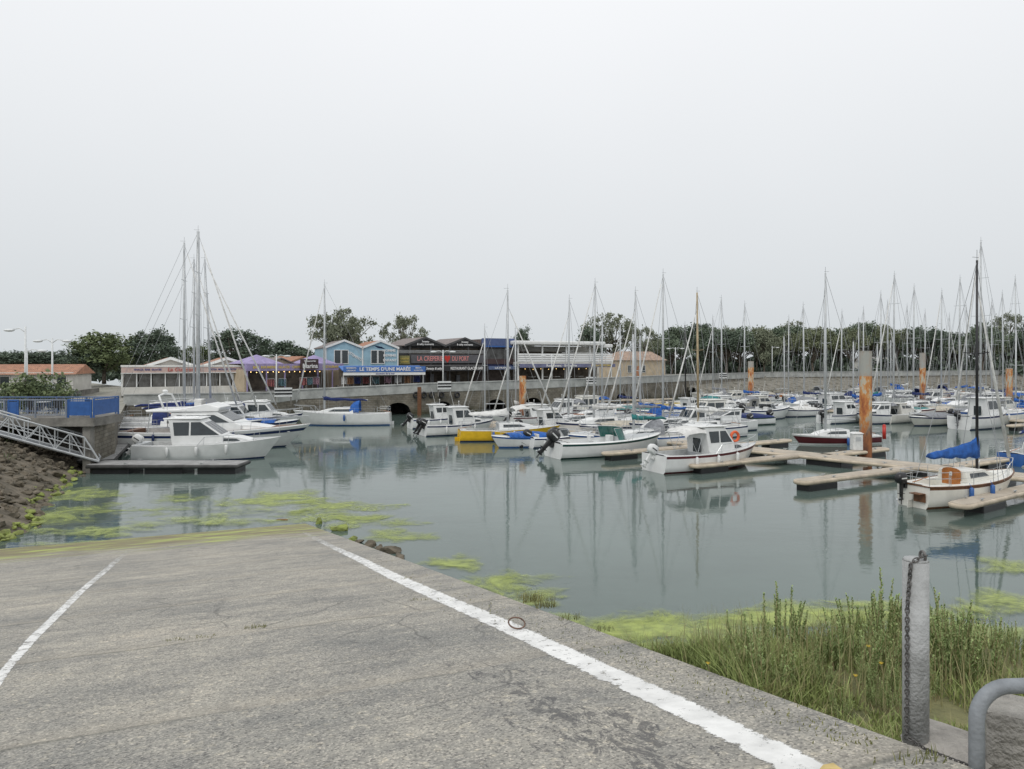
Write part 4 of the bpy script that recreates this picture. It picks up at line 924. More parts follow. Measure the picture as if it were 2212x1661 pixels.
def outboard(r,x,y,z,mt,s=1.0,tilt=0):
    m=M()
    def rect(cx,w,l,z): 
        return [(cx+a*l,b*w,z) for a,b in((-1,-.6),(-.6,-1),(.6,-1),(1,-.6),(1,.6),(.6,1),(-.6,1),(-1,.6))]
    m.loft([rect(-.18*s,.07*s,.12*s,.1*s),rect(-.2*s,.05*s,.1*s,-.35*s),rect(-.2*s,.035*s,.09*s,-.75*s)]); m.box((-.22*s,0,-.42*s),(.34*s,.2*s,.02*s)); m.box((0.0,0,0),(.16*s,.24*s,.3*s)); m.box((-.2*s,0,-.85*s),(.05*s,.03*s,.2*s))
    m.tube((-.35*s,0,-.7*s),(-.05*s,0,-.7*s),.06*s,.03*s,8)
    o=part('outboard_motor',r,m,mt,loc=(x,y,z),rot=(0,tilt,0),bevel=.01)
    c=M(); c.loft([rect(-.2*s,.15*s,.2*s,.08*s),rect(-.22*s,.2*s,.27*s,.16*s),rect(-.24*s,.2*s,.3*s,.36*s),rect(-.22*s,.17*s,.26*s,.52*s),rect(-.18*s,.1*s,.16*s,.6*s)]); part('cowling',o,c,mt,True)
    p=M()
    for k in range(3):
        a=k*2.094; p.poly([(-.36*s,.02*s*math.cos(a),-.7*s+.02*s*math.sin(a)),(-.38*s,.15*s*math.cos(a-.3),-.7*s+.15*s*math.sin(a-.3)),(-.35*s,.15*s*math.cos(a+.4),-.7*s+.15*s*math.sin(a+.4))])
    part('propeller',o,p,steel,fix=False)
    for sy in(1,-1): b=M(); b.box((-.24*s,sy*.203*s,.34*s),(.36*s,.008,.06*s)); part('emblem_band',o,b,whp if mt is blk else blk)
def bow_rail(r,hu,t0=.55,h=.5,mt=None,n=6):
    m=M(); ts=[t0+(1-.005-t0)*k/n for k in range(n+1)]
    for s in(1,-1):
        P=[(hu.X(t)-.05,s*max(.02,hu.hb(t)-.06),hu.h(t)) for t in ts]
        T=[(x+.06,y,z+h) for x,y,z in P]; m.path([(T[0][0]-.4,T[0][1],T[0][2]-h)]+T,.016,5)
        for p,q in list(zip(P,T))[::2]: m.tube(p,q,.013,n=5)
    m.tube(T[-1],(T[-1][0],-T[-1][1],T[-1][2]),.016)
    part('bow_rail',r,m,mt or steel)
def stern_rail(r,hu,h=.55):
    m=M(); x0=hu.X(0)+.08; hb=hu.hb(0)-.08; z=hu.h(0)
    for zz in(h,h*.55): m.path([(x0+1.0,hu.hb(.15)-.06,z+zz*.98),(x0,hb,z+zz),(x0,-hb,z+zz),(x0+1.0,-hu.hb(.15)+.06,z+zz*.98)],.014,5)
    for x,y in((x0,hb),(x0,-hb),(x0+1,hu.hb(.15)-.06),(x0+1,-hu.hb(.15)+.06)): m.tube((x,y,z),(x,y,z+h),.013,n=5)
    part('stern_rail',r,m,steel)
def lifelines(r,hu):
    m=M()
    for s in(1,-1):
        pts=[]
        for t in(.15,.35,.55,.75): x,y,z=hu.X(t),s*(hu.hb(t)-.06),hu.h(t); m.tube((x,y,z),(x,y,z+.55),.012,n=4); pts.append((x,y,z+.55))
        m.path(pts,.007,4); m.path([(a,b,c-.25) for a,b,c in pts],.007,4)
    part('lifeline',r,m,steel)
def fender(r,hu,t,s,mt=None):
    m=M(); x,y,z=hu.X(t),s*(hu.hb(t)+.09),hu.h(t)-.35; m.path([(x,y,z+.3),(x,y,z+.25),(x,y,z-.2),(x,y,z-.27)],[.03,.09,.09,.03],8); m.tube((x,y,z+.3),(x,y-s*.1,z+.45),.01); part('fender',r,m,mt or whp,True)
def boat_root(name,lab,cat,x,y,hd,grp='moored boats'): return top(name,lab,cat,loc=(x,y,0),rz=math.radians(hd),group=grp)

def sailboat(x,y,hd,L,mast_top,hm=None,cover=None,sp=None,lab='white sailing boat with bare mast',rig=True,boomL=None,detail=1,F=None,stripe=None,mx_=.08,hood=None,furl=True,lean=0,mr_=None,dm=None,out=None,covh=1.0,doors=True,sr=0,tent=None):
    rr=random.Random(int(L*100+x*10)); hm=hm or white; sp=sp or alu; F=F or L*.105; B=L*.33
    r=boat_root('sailboat',lab,'sailboat',x,y,hd,'sailing boats moored in the marina'); hu=Hull(L,B,F,.68,.1,.3)
    hull(r,hu,hm,stripe or navy,bottom,stripe_row=sr); deck(r,hu,.06,.36,F*.5,dm or deckm,side=.17)
    zc=hu.h(.5); ch=.28+.028*L
    o,Y=prism(r,'cabin',[(hu.X(.37),zc-.05),(hu.X(.37),zc+ch),(hu.X(.58),zc+ch*.95),(hu.X(.70),zc+ch*.55),(hu.X(.78),zc-.0)],B*.33,B*.27,.55,dm or white)
    side_win(o,Y,[(hu.X(.41),zc+ch*.35),(hu.X(.41),zc+ch*.78),(hu.X(.58),zc+ch*.72),(hu.X(.63),zc+ch*.36)])
    if doors:
        m=M(); m.box((hu.X(.37)-.012,0,zc+ch*.35),(.02,.5,ch*.8)); m.box((hu.X(.44),0,zc+ch+.02),(L*.1,.6,.04)); part('companionway_hatch',o,m,wood if rr.random()<.4 else grey)
    xm=mx_*L; zb=zc+ch*.95; Hm=mast_top; rm_=mr_ or .055+.004*L
    lx=lambda z: lean*(z-zb)
    m=M(); m.path([(xm,0,zb-.1),(xm+lx(Hm)*.4,0,lerp(zb,Hm,.5)),(xm+lx(Hm),0,Hm)],[rm_,rm_,rm_*.7],8); mo=part('mast',r,m,sp,True)
    hs_=lerp(zb,Hm,.55); m=M(); sw=B*.26
    m.tube((xm+lx(hs_)-.05,-sw,hs_+.05),(xm+lx(hs_),0,hs_),.022,n=5); m.tube((xm+lx(hs_)-.05,sw,hs_+.05),(xm+lx(hs_),0,hs_),.022,n=5)
    if L>9: h2=lerp(zb,Hm,.78); m.tube((xm+lx(h2),-sw*.8,h2),(xm+lx(h2),sw*.8,h2),.02,n=5)
    part('spreader',mo,m,sp)
    m=M(); m.tube((xm+lx(Hm),0,Hm),(xm+lx(Hm),0,Hm+.45),.012,n=4); m.tube((xm+lx(Hm)-.3,0,Hm+.12),(xm+lx(Hm)+.1,0,Hm+.12),.012,n=4); part('masthead_gear',mo,m,wire)
    if rig:
        m=M(); wr=.012
        bow=(hu.X(1)-.1,0,hu.h(1)); st=(hu.X(0)+.05,0,hu.h(0)); tp=(xm+lx(Hm),0,Hm-.05)
        fr=lerp(zb,Hm,.88 if L<8 else .99); m.tube((xm+lx(fr),0,fr),bow,wr,n=4); m.tube(tp,st,wr,n=4)
        for s in(1,-1):
            e=(xm-.15,s*(hu.hb(.55)-.05),hu.h(.55)); k=(xm+lx(hs_)-.05,s*sw,hs_+.05); m.tube(tp,k,wr,n=4); m.tube(k,e,wr,n=4); m.tube((xm,0,hs_-.1),(e[0]+.4,e[1],e[2]),wr,n=4)
        part('rigging',r,m,wire)
        if furl:
            m=M(); a=Vector((xm+lx(fr),0,fr)); b=Vector(bow); m.path([a.lerp(b,.06),a.lerp(b,.5),a.lerp(b,.93)],[.03,.06,.075],7); part('furled_jib',r,m,cloth_w,True)
    bl=boomL or L*.36; zbm=zb+.75
    m=M(); m.tube((xm,0,zbm),(xm-bl,0,zbm-.05),.045,n=7); part('boom',r,m,sp)
    if cover and not tent:
        m=M(); ring=[]
        for k in range(11):
            u=k/10; hh=lerp(.42*covh,.16*covh,u**.6)+.03*math.sin(k*2.3); ww=(.13-.05*u)*(.6+.4*covh)+.015*math.sin(k*3.1); x_=xm+.08-bl*u; zz=zbm-.10*covh-.03*u+.03*math.sin(k*1.7)
            ring.append([(x_+ (.12 if j in(2,) else 0),ww*math.cos(a),zz+ (hh*.5)*(1+math.sin(a))) for j,a in enumerate([j*math.pi/4 for j in range(8)])])
        m.loft(ring); part('sail_cover',r,m,cover,True)
    if tent:
        m=M(); rows=[]; th_,tw_=tent
        for k in range(13):
            u=k/12; x_=xm+.1-bl*1.08*u; topz=zbm+lerp(th_,.05,u**.45)+.02*math.sin(k*2); botz=zbm-lerp(.30,.16,u)-.05*math.sin(k*1.9); w_=lerp(.07,tw_,min(1,u*2.2))*(1-.4*u)
            rows.append([(x_,w_+.02*math.sin(k*2.7),botz),(x_,w_*.85+.015*math.sin(k*1.3),lerp(botz,topz,.4)),(x_,w_*.35,lerp(botz,topz,.8)),(x_,.0,topz),(x_,-w_*.35,lerp(botz,topz,.8)),(x_,-w_*.85-.015*math.sin(k*3.3),lerp(botz,topz,.4)),(x_,-w_-.02*math.sin(k*2.1),botz)])
        m.loft(rows,closed=True,caps=True); part('sail_cover',r,m,cover,True)
    if hood:
        x0=hu.X(.33); m=M(); rows=[]
        for k in range(6):
            a=math.pi*k/10; rows.append([(x0-.45+.9*math.sin(a)+ .3, (B*.3)*math.cos(j*math.pi/8), zc+.1+(ch+.55)*math.sin(j*math.pi/8)**.6*math.cos(a*.85)) for j in range(9)])
        m.loft(rows,closed=False,caps=False); part('sprayhood',r,m,hood,True)
    if detail:
        bow_rail(r,hu,.8,.5,n=3); stern_rail(r,hu); lifelines(r,hu)
        for t,s in((.3,-1),(.5,-1),(.45,1)): fender(r,hu,t,s,whp if rr.random()<.6 else bluep)
    m=M(); xt=hu.X(0)-.04; m.box((xt,0,.1),(.07,.04,.9)); m.box((xt-.16,0,-.05),(.3,.04,.7)); part('rudder',r,m,hm)
    m=M(); m.tube((xt,0,hu.h(0)+.1),(xt+.95,0,hu.h(0)+.25),.02); part('tiller',r,m,wood)
    if out: outboard(r,hu.X(0)-.08,.35,hu.h(0)-.05,out,.85)
    return r,hu

def pilot_boat(x,y,hd,L,lab,hm=None,stripe=None,canopy=None,out=None,cabin=(.40,.66),ch=1.45,detail=1,F=None,tilt=0,nout=1,bm=None,sleek=False):
    hm=hm or white; B=L*.36; F=F or .62+L*.03
    r=boat_root('motorboat',lab,'motorboat',x,y,hd,'motor boats moored in the marina'); hu=Hull(L,B,F,.86,.12,.35)
    hull(r,hu,hm,stripe or navy,bm or bottom,stripe_row=0 if not sleek else 4); deck(r,hu,.05,cabin[0],F*.6,deckm,grey,side=.11)
    z=hu.h(.45)-.12; xa,xb=hu.X(cabin[0]),hu.X(cabin[1])
    o2,Y2=prism(r,'foredeck_cabin',[(xb-.3,z),(xb-.3,z+.62),(xb+L*.12,z+.5),(hu.X(.9),z+.12),(hu.X(.9),z)],B*.37,B*.28,.35,hm)
    side_win(o2,Y2,[(xb+.05,z+.3),(xb+.05,z+.48),(xb+L*.1,z+.42),(xb+L*.13,z+.28)])
    rk_=min(1.1 if sleek else .45,(xb-xa)*.55)
    prof=[(xa,z),(xa-.25,z+ch-.08),(xa-.35,z+ch),(xb-rk_-.1,z+ch+.02),(xb-rk_,z+ch-.1),(xb+.12,z+.62),(xb+.12,z)]
    o,Y=prism(r,'wheelhouse',prof,B*.38,B*.32,.86,hm,.05)
    zz0,zz1=z+.68,z+ch-(.14 if sleek else .2)
    k=(xb+.12-(xb-rk_))/(z+ch-.1-(z+.62))
    fx_=lambda zq:(xb+.12)-(zq-(z+.62))*k-.14
    xm_=(xa+xb)/2-.1-(.3 if sleek else 0)
    side_win(o,Y,[(xa+.1,zz0),(xa+.0,zz1),(xm_-.05,zz1),(xm_-.05,zz0)]); side_win(o,Y,[(xm_+.05,zz0),(xm_+.05,zz1),(max(xm_+.2,fx_(zz1)),zz1),(fx_(zz0),zz0)])
    front_win(o,Y,(xb+.12,z+.62),(xb-rk_,z+ch-.1),panes=3)
    d_=M(); d_.box((xa-.14,0,z+ch*.5),(.03,.62,ch*.85)); part('cabin_door',o,d_,glass)
    xr0,xr1=xa-.5,xb-rk_+.03; d_=M(); d_.box(((xr0+xr1)/2,0,z+ch+.06),(xr1-xr0,B*.66,.06)); rp=part('roof',o,d_,hm,bevel=.025)
    d_=M()
    for s in(1,-1): d_.tube((xa,s*B*.26,z+ch+.16),(xb-rk_-.2,s*B*.26,z+ch+.16),.014,n=5); d_.tube((xa,s*B*.26,z+ch+.05),(xa,s*B*.26,z+ch+.16),.012,n=4); d_.tube((xb-rk_-.2,s*B*.26,z+ch+.05),(xb-rk_-.2,s*B*.26,z+ch+.16),.012,n=4)
    part('roof_rail',rp,d_,steel)
    m=M(); m.tube((xa+.3,.3,z+ch),(xa-.1,.3,z+ch+1.5),.012,n=4); m.tube((xa+.5,-.2,z+ch),(xa+.5,-.2,z+ch+.5),.015,n=5); m.sphere((xa+.5,-.2,z+ch+.5),.05); part('aerial',r,m,whp)
    if canopy:
        m=M(); rows=[]
        for x_,zk in((xa-.2,z+ch),(xa-.7,z+ch+.05),(xa-1.4,z+ch-.02),(xa-1.65,z+ch-.2)): rows.append([(x_,B*.36*math.cos(j*math.pi/6),zk-.28+.3*math.sin(j*math.pi/6)**.7) for j in range(7)])
        m.loft(rows,closed=False,caps=False); c=part('canopy',r,m,canopy,True); m=M()
        for s in(1,-1): m.tube((xa-1.4,s*B*.36,z+ch-.3),(xa-.9,s*B*.38,z+.15),.015); m.tube((xa-.5,s*B*.36,z+ch-.3),(xa-.9,s*B*.38,z+.15),.015)
        part('canopy_frame',r,m,steel)
    m=M(); m.box((hu.X(.12),0,F*.4+.25),(.45,B*.6,.3)); part('stern_bench',r,m,cloth_w,bevel=.04)
    bow_rail(r,hu,.5,.48)
    if detail:
        for t,s in((.25,-1),(.45,-1),(.65,-1)): fender(r,hu,t,s,whp)
    for i in range(nout): outboard(r,hu.X(0)-.08,(i-(nout-1)/2)*.7,hu.h(0)-.12,out or blk,1.0,tilt)
    return r,hu

def open_boat(x,y,hd,L,lab,hm=None,stripe=None,cover=None,out=None,wind=True,F=None,tilt=.5,gm_=None,dm=None,osc=1.0,screen_h=.45,bm=None):
    hm=hm or white; B=L*.37; F=F or .5+L*.03
    r=boat_root('motorboat',lab,'motorboat',x,y,hd,'motor boats moored in the marina'); hu=Hull(L,B,F,.85,.12,.3)
    hull(r,hu,hm,stripe or navy,bm or bottom); deck(r,hu,.05,.58,F*.6,dm or white,grey,side=.12,cam=.09)
    z=hu.h(.5)
    if cover:
        m=M(); rows=[]
        for k in range(9):
            t=.02+.75*k/8; hb=hu.hb(t)+.02; hh=.35*math.sin(math.pi*(k+.6)/10)+.05
            rows.append([(hu.X(t),hb*math.cos(j*math.pi/8),hu.h(t)+.02+hh*math.sin(j*math.pi/8)) for j in range(9)])
        m.loft(rows,closed=False,caps=False); part('boat_cover',r,m,cover,True)
    else:
        m=M(); m.box((hu.X(.15),0,F*.45+.18),(.45,B*.62,.34)); m.box((hu.X(.08),0,F*.45+.45),(.12,B*.62,.4)); part('stern_bench',r,m,cloth_w,bevel=.04)
        m=M(); m.box((hu.X(.42),B*.2,F*.45+.2),(.4,.42,.42)); m.box((hu.X(.36),B*.2,F*.45+.6),(.1,.42,.4)); part('helm_seat',r,m,whp,bevel=.04)
        m=M(); m.box((hu.X(.55),B*.2,F*.45+.4),(.35,.5,.7)); part('console',r,m,white,bevel=.05)
    if wind:
        m=M(); xc=hu.X(.6); hb=hu.hb(.6)*.82; rows=[[],[]]
        for j in range(11):
            a=-math.pi/2*1.05+math.pi*1.05*j/10; cx=xc-.7+ (.9)*math.cos(a); cy=hb*math.sin(a)
            rows[0].append((cx,cy,z+.05)); rows[1].append((cx-.28,cy*.88,z+.05+screen_h))
        m.loft(rows,closed=False,caps=False); w_=part('windshield',r,m,gm_ or glass,fix=False); m=M(); m.path(rows[1],.02,5); m.path(rows[0],.02,5)
        for j in(0,3,7,10): m.tube(rows[0][j],rows[1][j],.015,n=4)
        part('windshield_frame',w_,m,steel)
    bow_rail(r,hu,.62,.35,n=4); outboard(r,hu.X(0)-.08,0,hu.h(0)-.1,out or blk,osc,tilt)
    return r,hu

def flybridge(x,y,hd,L,lab):
    B=L*.33;F=1.15; r=boat_root('motor_yacht',lab,'motor yacht',x,y,hd,'motor boats moored in the marina'); hu=Hull(L,B,F,.88,.14,.35)
    hull(r,hu,white,navy,bottom,stripe_row=1); deck(r,hu,.04,.30,F*.45,deckm,teak,side=.09); z=hu.h(.4)-.1
    o2,Y2=prism(r,'foredeck_cabin',[(hu.X(.5),z),(hu.X(.5),z+.6),(hu.X(.68),z+.55),(hu.X(.88),z+.2),(hu.X(.9),z)],B*.4,B*.3,.4,white)
    xa,xb=hu.X(.28),hu.X(.62)
    prof=[(xa,z),(xa-.1,z+1.45),(xb-1.3,z+1.45),(xb-.1,z+.75),(xb+.3,z+.55),(xb+.3,z)]
    o,Y=prism(r,'saloon',prof,B*.42,B*.35,.82,white,.06)
    side_win(o,Y,[(xa+.35,z+.72),(xa+.3,z+1.25),(xb-1.45,z+1.25),(xb-.45,z+.74)])
    front_win(o,Y,(xb-.1,z+.75),(xb-1.3,z+1.45),panes=3)
    o3,Y3=prism(r,'flybridge',[(xa-1.6,z+1.46),(xa-1.7,z+1.62),(xa+.5,z+1.68),(xb-2.0,z+2.0),(xb-1.1,z+1.75),(xb-1.2,z+1.46)],B*.40,B*.36,.8,white,.06)
    m=M(); m.poly([(xb-2.0,-B*.25,z+2.0),(xb-2.0,B*.25,z+2.0),(xb-2.25,B*.24,z+2.3),(xb-2.25,-B*.24,z+2.3)]); part('fly_windscreen',o3,m,glass,fix=False)
    m=M(); m.box((xb-2.9,.2,z+2.0),(.5,.9,.5)); part('fly_seat',o3,m,cloth_w,bevel=.05)
    m=M()
    for s in(1,-1): m.path([(xa-1.5,s*B*.36,z+2.2),(xa+.3,s*B*.36,z+2.25),(xb-2.2,s*B*.33,z+2.1)],.018); m.tube((xa-1.5,s*B*.36,z+1.6),(xa-1.5,s*B*.36,z+2.2),.016); m.tube((xa-.3,s*B*.36,z+1.6),(xa-.3,s*B*.36,z+2.22),.016); m.tube((xa-1.4,s*B*.36,z+1.5),(xa-1.5,s*B*.4,z+.1),.03)
    m.path([(xa-1.5,B*.36,z+2.2),(xa-1.5,-B*.36,z+2.2)],.018); part('fly_rail',o3,m,steel)
    m=M(); m.path([(xa-.6,B*.3,z+1.6),(xa-1.0,B*.26,z+2.55),(xa-1.05,0,z+2.65),(xa-1.0,-B*.26,z+2.55),(xa-.6,-B*.3,z+1.6)],.07,8); m.sphere((xa-1.02,0,z+2.8),.2,(1,1,.6),10,6); part('radar_arch',r,m,white,True)
    for s in(1,-1):
        for t0,t1 in((.42,.5),(.55,.61),(.66,.7)):
            side=M(); P=[]
            for t,q in((t0,.5),(t1,.5),(t1,.66),(t0,.66)):
                h=hu.h(t); fl=1-.5*t**3; y_=hu.hb(t)*(.86+.14*q**.5)*(fl+(1-fl)*q)+.02; P.append((hu.X(t)-hu.rake*hu.L*t**4*(1-q),s*y_,h*q))
            side.poly(P); part('hull_window',r,side,glass,fix=False)
    m=M(); m.box((hu.X(0)-.3,0,.35),(.7,B*.75,.12)); part('swim_platform',r,m,teak,bevel=.03)
    bow_rail(r,hu,.42,.6,n=8); stern_rail(r,hu)
    for t in(.2,.35,.5,.62): fender(r,hu,t,-1,navy)
    return r
# ---- left group
x,y=WP(440,996); pilot_boat(x,y+1.0,8,8.2,'white pilothouse motorboat with dark windscreen moored at the pontoon',cabin=(.27,.60),ch=1.6,F=.95,out=whp,tilt=.6,sleek=True)
x,y=WP(455,972); flybridge(x,y+1.6,4,12.2,'large white flybridge motor yacht with navy stripe')
def sail_at(px,top_y,Y,hd,L,**k):
    mxf=k.get('mx_',.08); a=math.radians(hd); xm,ym=XY(px,Y); xc=xm-mxf*L*math.cos(a); yc=ym-mxf*L*math.sin(a)
    return sailboat(xc,yc,hd,L,ZZ(top_y,Y),**k)
sail_at(428,500,53,8,11,lab='large white sailing yacht with tall thick mast',mr_=.15,cover=cloth_n,hood=cloth_n)
sail_at(398,524,57,8,10.5,lab='white sailing yacht with tall mast',cover=cloth_n,mr_=.11)
sail_at(419,560,61,8,10,lab='white sailing yacht with tall mast',cover=cloth_w)
sail_at(456,560,60,5,9.5,lab='white sailing yacht with raked mast and blue covers',cover=cloth_b,lean=-.04,hood=cloth_n,mx_=-.12)
x,y=XY(545,55); open_boat(x,y,5,7.0,'white motorboat under a blue canvas cover',cover=cloth_b,out=blk,wind=False,F=1.05)
x,y=XY(560,62); pilot_boat(x,y,5,7.5,'white cabin motorboat with navy canopy',canopy=cloth_n,detail=0,F=1.0)
x,y=XY(500,59); pilot_boat(x,y,5,7.5,'white cabin motorboat with blue canopy',canopy=cloth_b,detail=0,F=1.0)
sail_at(701,614,66,184,8.9,lab='white sailing yacht with navy boom cover and blue sprayhood',cover=cloth_n,hood=cloth_b,boomL=4.0,mx_=.18,F=1.05,stripe=bluep,sr=4)
# ---- middle row
x,y=WP(990,940); pilot_boat(x,y+1,27,6.2,'small white cabin motorboat with twin dark outboards',nout=2,tilt=.5)
x,y=WP(945,926); pilot_boat(x,y+1.5,27,5.4,'small white cabin motorboat with tilted outboard',tilt=.7,ch=1.3)
sailboat(-.1,53.6,12,7.8,ZZ(628,54.2),hm=yellow,stripe=navy,lab='yellow-hulled sailing boat under a white cover',cover=cloth_w,mx_=-.03,sp=alu,F=.8,sr=4,boomL=2.8,tent=(.45,.75))
x,y=WP(1130,966); open_boat(x,y+.4,205,4.8,'small open motorboat under a blue and white cover',cover=cloth_b,stripe=bluep,wind=False,tilt=.7)
r,hu=open_boat(6.2,45.4,24,8.0,'white sports boat with green windscreen and large black outboard',hm=white,stripe=green_h,gm_=glassg,F=.9,osc=1.35,tilt=.75,screen_h=.75,bm=green_h)
r,hu=pilot_boat(10.9,39.7,25,7.2,'white cabin motorboat with white canopy and lifebuoy',canopy=cloth_w,out=whp,tilt=.6,F=.9,cabin=(.42,.66),stripe=maroon,ch=1.5)
m=M(); m.torus((hu.X(.7),-.62,hu.h(.6)+.75),.27,.08,'y'); part('lifebuoy',r,m,orange,True)
rv=random.Random(99)
covs2=[cloth_b,cloth_w,cloth_g,cloth_be,cloth_n,cloth_t]
def mixed(i,x,y,hd,L,where):
    q=i%7; L*=rv.uniform(.9,1.12); hd+=rv.uniform(-4,4); st=[navy,maroon,green_h,bluep,cloth_g][rv.randint(0,4)]; hm=[white,white,ivory,cream,grey][rv.randint(0,4)]
    if q in(0,3): pilot_boat(x,y,hd,L,'white cabin motorboat '+where,hm=hm if hm is not grey else white,canopy=[None,cloth_w,cloth_be,cloth_g,cloth_b][rv.randint(0,4)],detail=0,tilt=.6,stripe=st,ch=rv.uniform(1.05,1.5),cabin=(rv.uniform(.3,.44),rv.uniform(.6,.7)))
    elif q==5: pilot_boat(x,y,hd,L*1.05,'low white cabin cruiser '+where,hm=hm if hm is not grey else white,detail=0,tilt=.4,stripe=st,ch=1.1,cabin=(.3,.62),sleek=True)
    elif q in(1,6): open_boat(x,y,hd,L,'motorboat under a fitted canvas cover '+where,hm=hm,stripe=st,cover=covs2[rv.randint(0,5)],wind=False,osc=1.1)
    elif q==2: open_boat(x,y,hd,L,'open motorboat with windscreen '+where,hm=hm,stripe=st,osc=1.1,tilt=rv.uniform(.2,.8),screen_h=.55,out=[blk,whp][rv.randint(0,1)])
    else:
        sailboat(x,y,hd,L*1.05,rv.uniform(7.5,9.5),hm=hm,stripe=st,lab='small sailing boat '+where,cover=covs2[rv.randint(0,5)],hood=[None,cloth_b,cloth_g][rv.randint(0,2)],furl=False,lean=rv.uniform(-.015,.015))
for i,a in enumerate([(1165,66,6.2),(1330,57,7),(1420,53,7),(1215,70,6.5),(1395,62,6.5),(1290,66,6.2),(1460,64,6.5),(1260,74,7),(1350,76,7),(1440,73,7),(1190,57,5.6),(1385,48.5,6.6),(1560,60,6.6),(1480,80,7),(1530,68,6.2),(1610,66,6),(1310,50,5.8),(1500,58,6.4)]):
    x,y=XY(a[0],a[1]); mixed(i,x,y,207 if a[0]>1200 else 27,a[2],'on a finger berth')
x,y=XY(1235,58); open_boat(x,y,207,5.5,'white open motorboat with windscreen',out=blk)
x,y=XY(1250,50); open_boat(x-1.2,y,27,5.2,'white open motorboat with tilted outboard',out=blk)
x,y=XY(1440,82); open_boat(x,y,200,6.5,'open motorboat under an ochre cover',out=blk,cover=mat('ochre_canvas',(.42,.32,.08),.85,.2,4))
for px,ty,Y,L,kw in [(1228,647,61,7.5,{}),(1283,612,57,8.5,dict(cover=cloth_w)),(1372,630,60,7.5,dict(cover=cloth_g)),(1432,592,57,8,dict(cover=cloth_b)),(1508,632,55,7.5,dict(sp=tan,cover=cloth_w)),
    (1047,709,68,6,{}),(1114,712,68,6,dict(cover=cloth_w)),(1300,690,72,6.5,{}),(1340,700,78,6.5,dict(cover=cloth_n))]:
    sail_at(px,ty,Y,207,L,lab='white sailing boat on a finger berth with bare mast',lean=R.uniform(-.012,.012),**kw)
sail_at(1783,590,51,190,6.6,hm=maroon,stripe=white,lab='maroon-hulled sailing boat on a finger berth',F=.56,mx_=.1,furl=False)
# ---- near right sailboat
r,hu=sailboat(19.4,30.4,24,6.5,ZZ(564,31.0),hm=cream,stripe=teak,cover=cloth_b,sp=blackm,boomL=3.0,mx_=.12,lab='cream sailing boat with wooden trim, black mast and blue sail cover',F=.88,dm=cream,out=blk,mr_=.06,doors=False,tent=(.72,.15))
m=M(); zc=hu.h(.5); pts=[(-.4,-.15),(.4,-.15),(.4,.42)]+[(.4*math.cos(a),.42+.14*math.sin(a)) for a in (.5,1.0,1.57,2.1,2.6)]+[(-.4,.42)]
m.loft([[(hu.X(.37)-.035,a,zc+b) for a,b in pts],[(hu.X(.37)-.075,a,zc+b) for a,b in pts]]); dr=part('companionway_door',r,m,wood)
m=M(); m.box((hu.X(.37)-.08,0,zc+.3),(.02,.1,.16)); part('door_emblem',dr,m,whp)
m=M()
for t0,t1 in zip([i/12 for i in range(12)],[(i+1)/12 for i in range(12)]):
    for s in(1,-1): m.tube((hu.X(t0),s*hu.hb(t0)*1.01,hu.h(t0)+.0),(hu.X(t1),s*hu.hb(t1)*1.01,hu.h(t1)+.0),.03,n=6)
m.tube((hu.X(0)-.01,hu.hb(0),hu.h(0)),(hu.X(0)-.01,-hu.hb(0),hu.h(0)),.03); m.box((hu.X(0)-.1,-.35,.45),(.05,.5,.35)); m.box((hu.X(0)-.25,-.35,.62),(.35,.45,.03)); part('rubbing_strake',r,m,teak)
x,y=WP(2225,1006); sailboat(x+1.8,y+1.5,27,6.5,ZZ(545,38),hm=bluep,stripe=white,lab='blue-hulled sailing boat at a finger berth',mx_=.0,sp=alu,cover=cloth_n)
# ---- second and third rows
x,y=WP(1565,902); pilot_boat(x,y+1,27,7.2,'white cabin boat with teal canopy',canopy=cloth_t,detail=0)
x,y=WP(1665,906); open_boat(x,y+1,27,6.6,'white open motorboat with black outboard',F=.95,osc=1.2)
x,y=WP(1835,914); pilot_boat(x,y+1,27,5.8,'small white cabin motorboat with black outboard',detail=0,ch=1.25)
x,y=WP(2140,926); pilot_boat(x,y+1,27,7,'white pilothouse motorboat with black outboard',F=1.1,detail=0,ch=1.6)
x,y=WP(1915,917); pilot_boat(x,y+1.5,207,6.2,'small white cabin boat with cover',canopy=cloth_g,detail=0,ch=1.2)
covs=[None,cloth_w,cloth_b,cloth_g,cloth_n,None]
sl=[(1481,702,84,6.5,29,dict(sp=blackm)),(1559,645,82,7.5,29,{}),(1608,657,86,7.5,209,{}),(1540,686,98,7,209,{}),(1737,660,82,7.8,209,{}),(1703,686,100,7,29,{}),(1817,674,92,7.2,209,{}),(1865,667,98,7.4,29,{}),(1903,635,78,8,29,{}),(1930,594,72,8.6,209,{}),
 (1973,620,80,8,209,{}),(1998,673,102,7.4,29,{}),(2033,630,86,8.2,209,{}),(2072,602,78,8.8,209,{}),(2088,662,104,7.6,29,{}),(2118,522,66,9.6,209,{}),(2142,652,88,8,209,{}),(2167,634,84,8,29,{}),(1918,652,106,7.5,29,{}),(1960,660,112,7.5,29,{}),(1855,690,112,7,209,{}),(2050,680,116,7.5,29,{}),(2195,600,92,8.5,29,{}),(1780,700,112,6.5,29,{}),(2130,690,120,7,29,{})]
for i,(px,ty,Y,L,hd,kw) in enumerate(sl):
    sail_at(px,ty,Y,hd+R.uniform(-3,3),L*1.06,cover=covs[i%6],hm=[white,white,ivory,cream][i%4],lab='white sailing boat in the far rows of the marina' if 'sp' not in kw else 'sailing boat with dark mast in the far rows',lean=R.uniform(-.015,.015),furl=i%3==0,stripe=[navy,maroon,green_h,bluep][i%4],sr=[0,4,4][i%3],hood=[None,cloth_n,None,cloth_g,None][i%5],**kw)
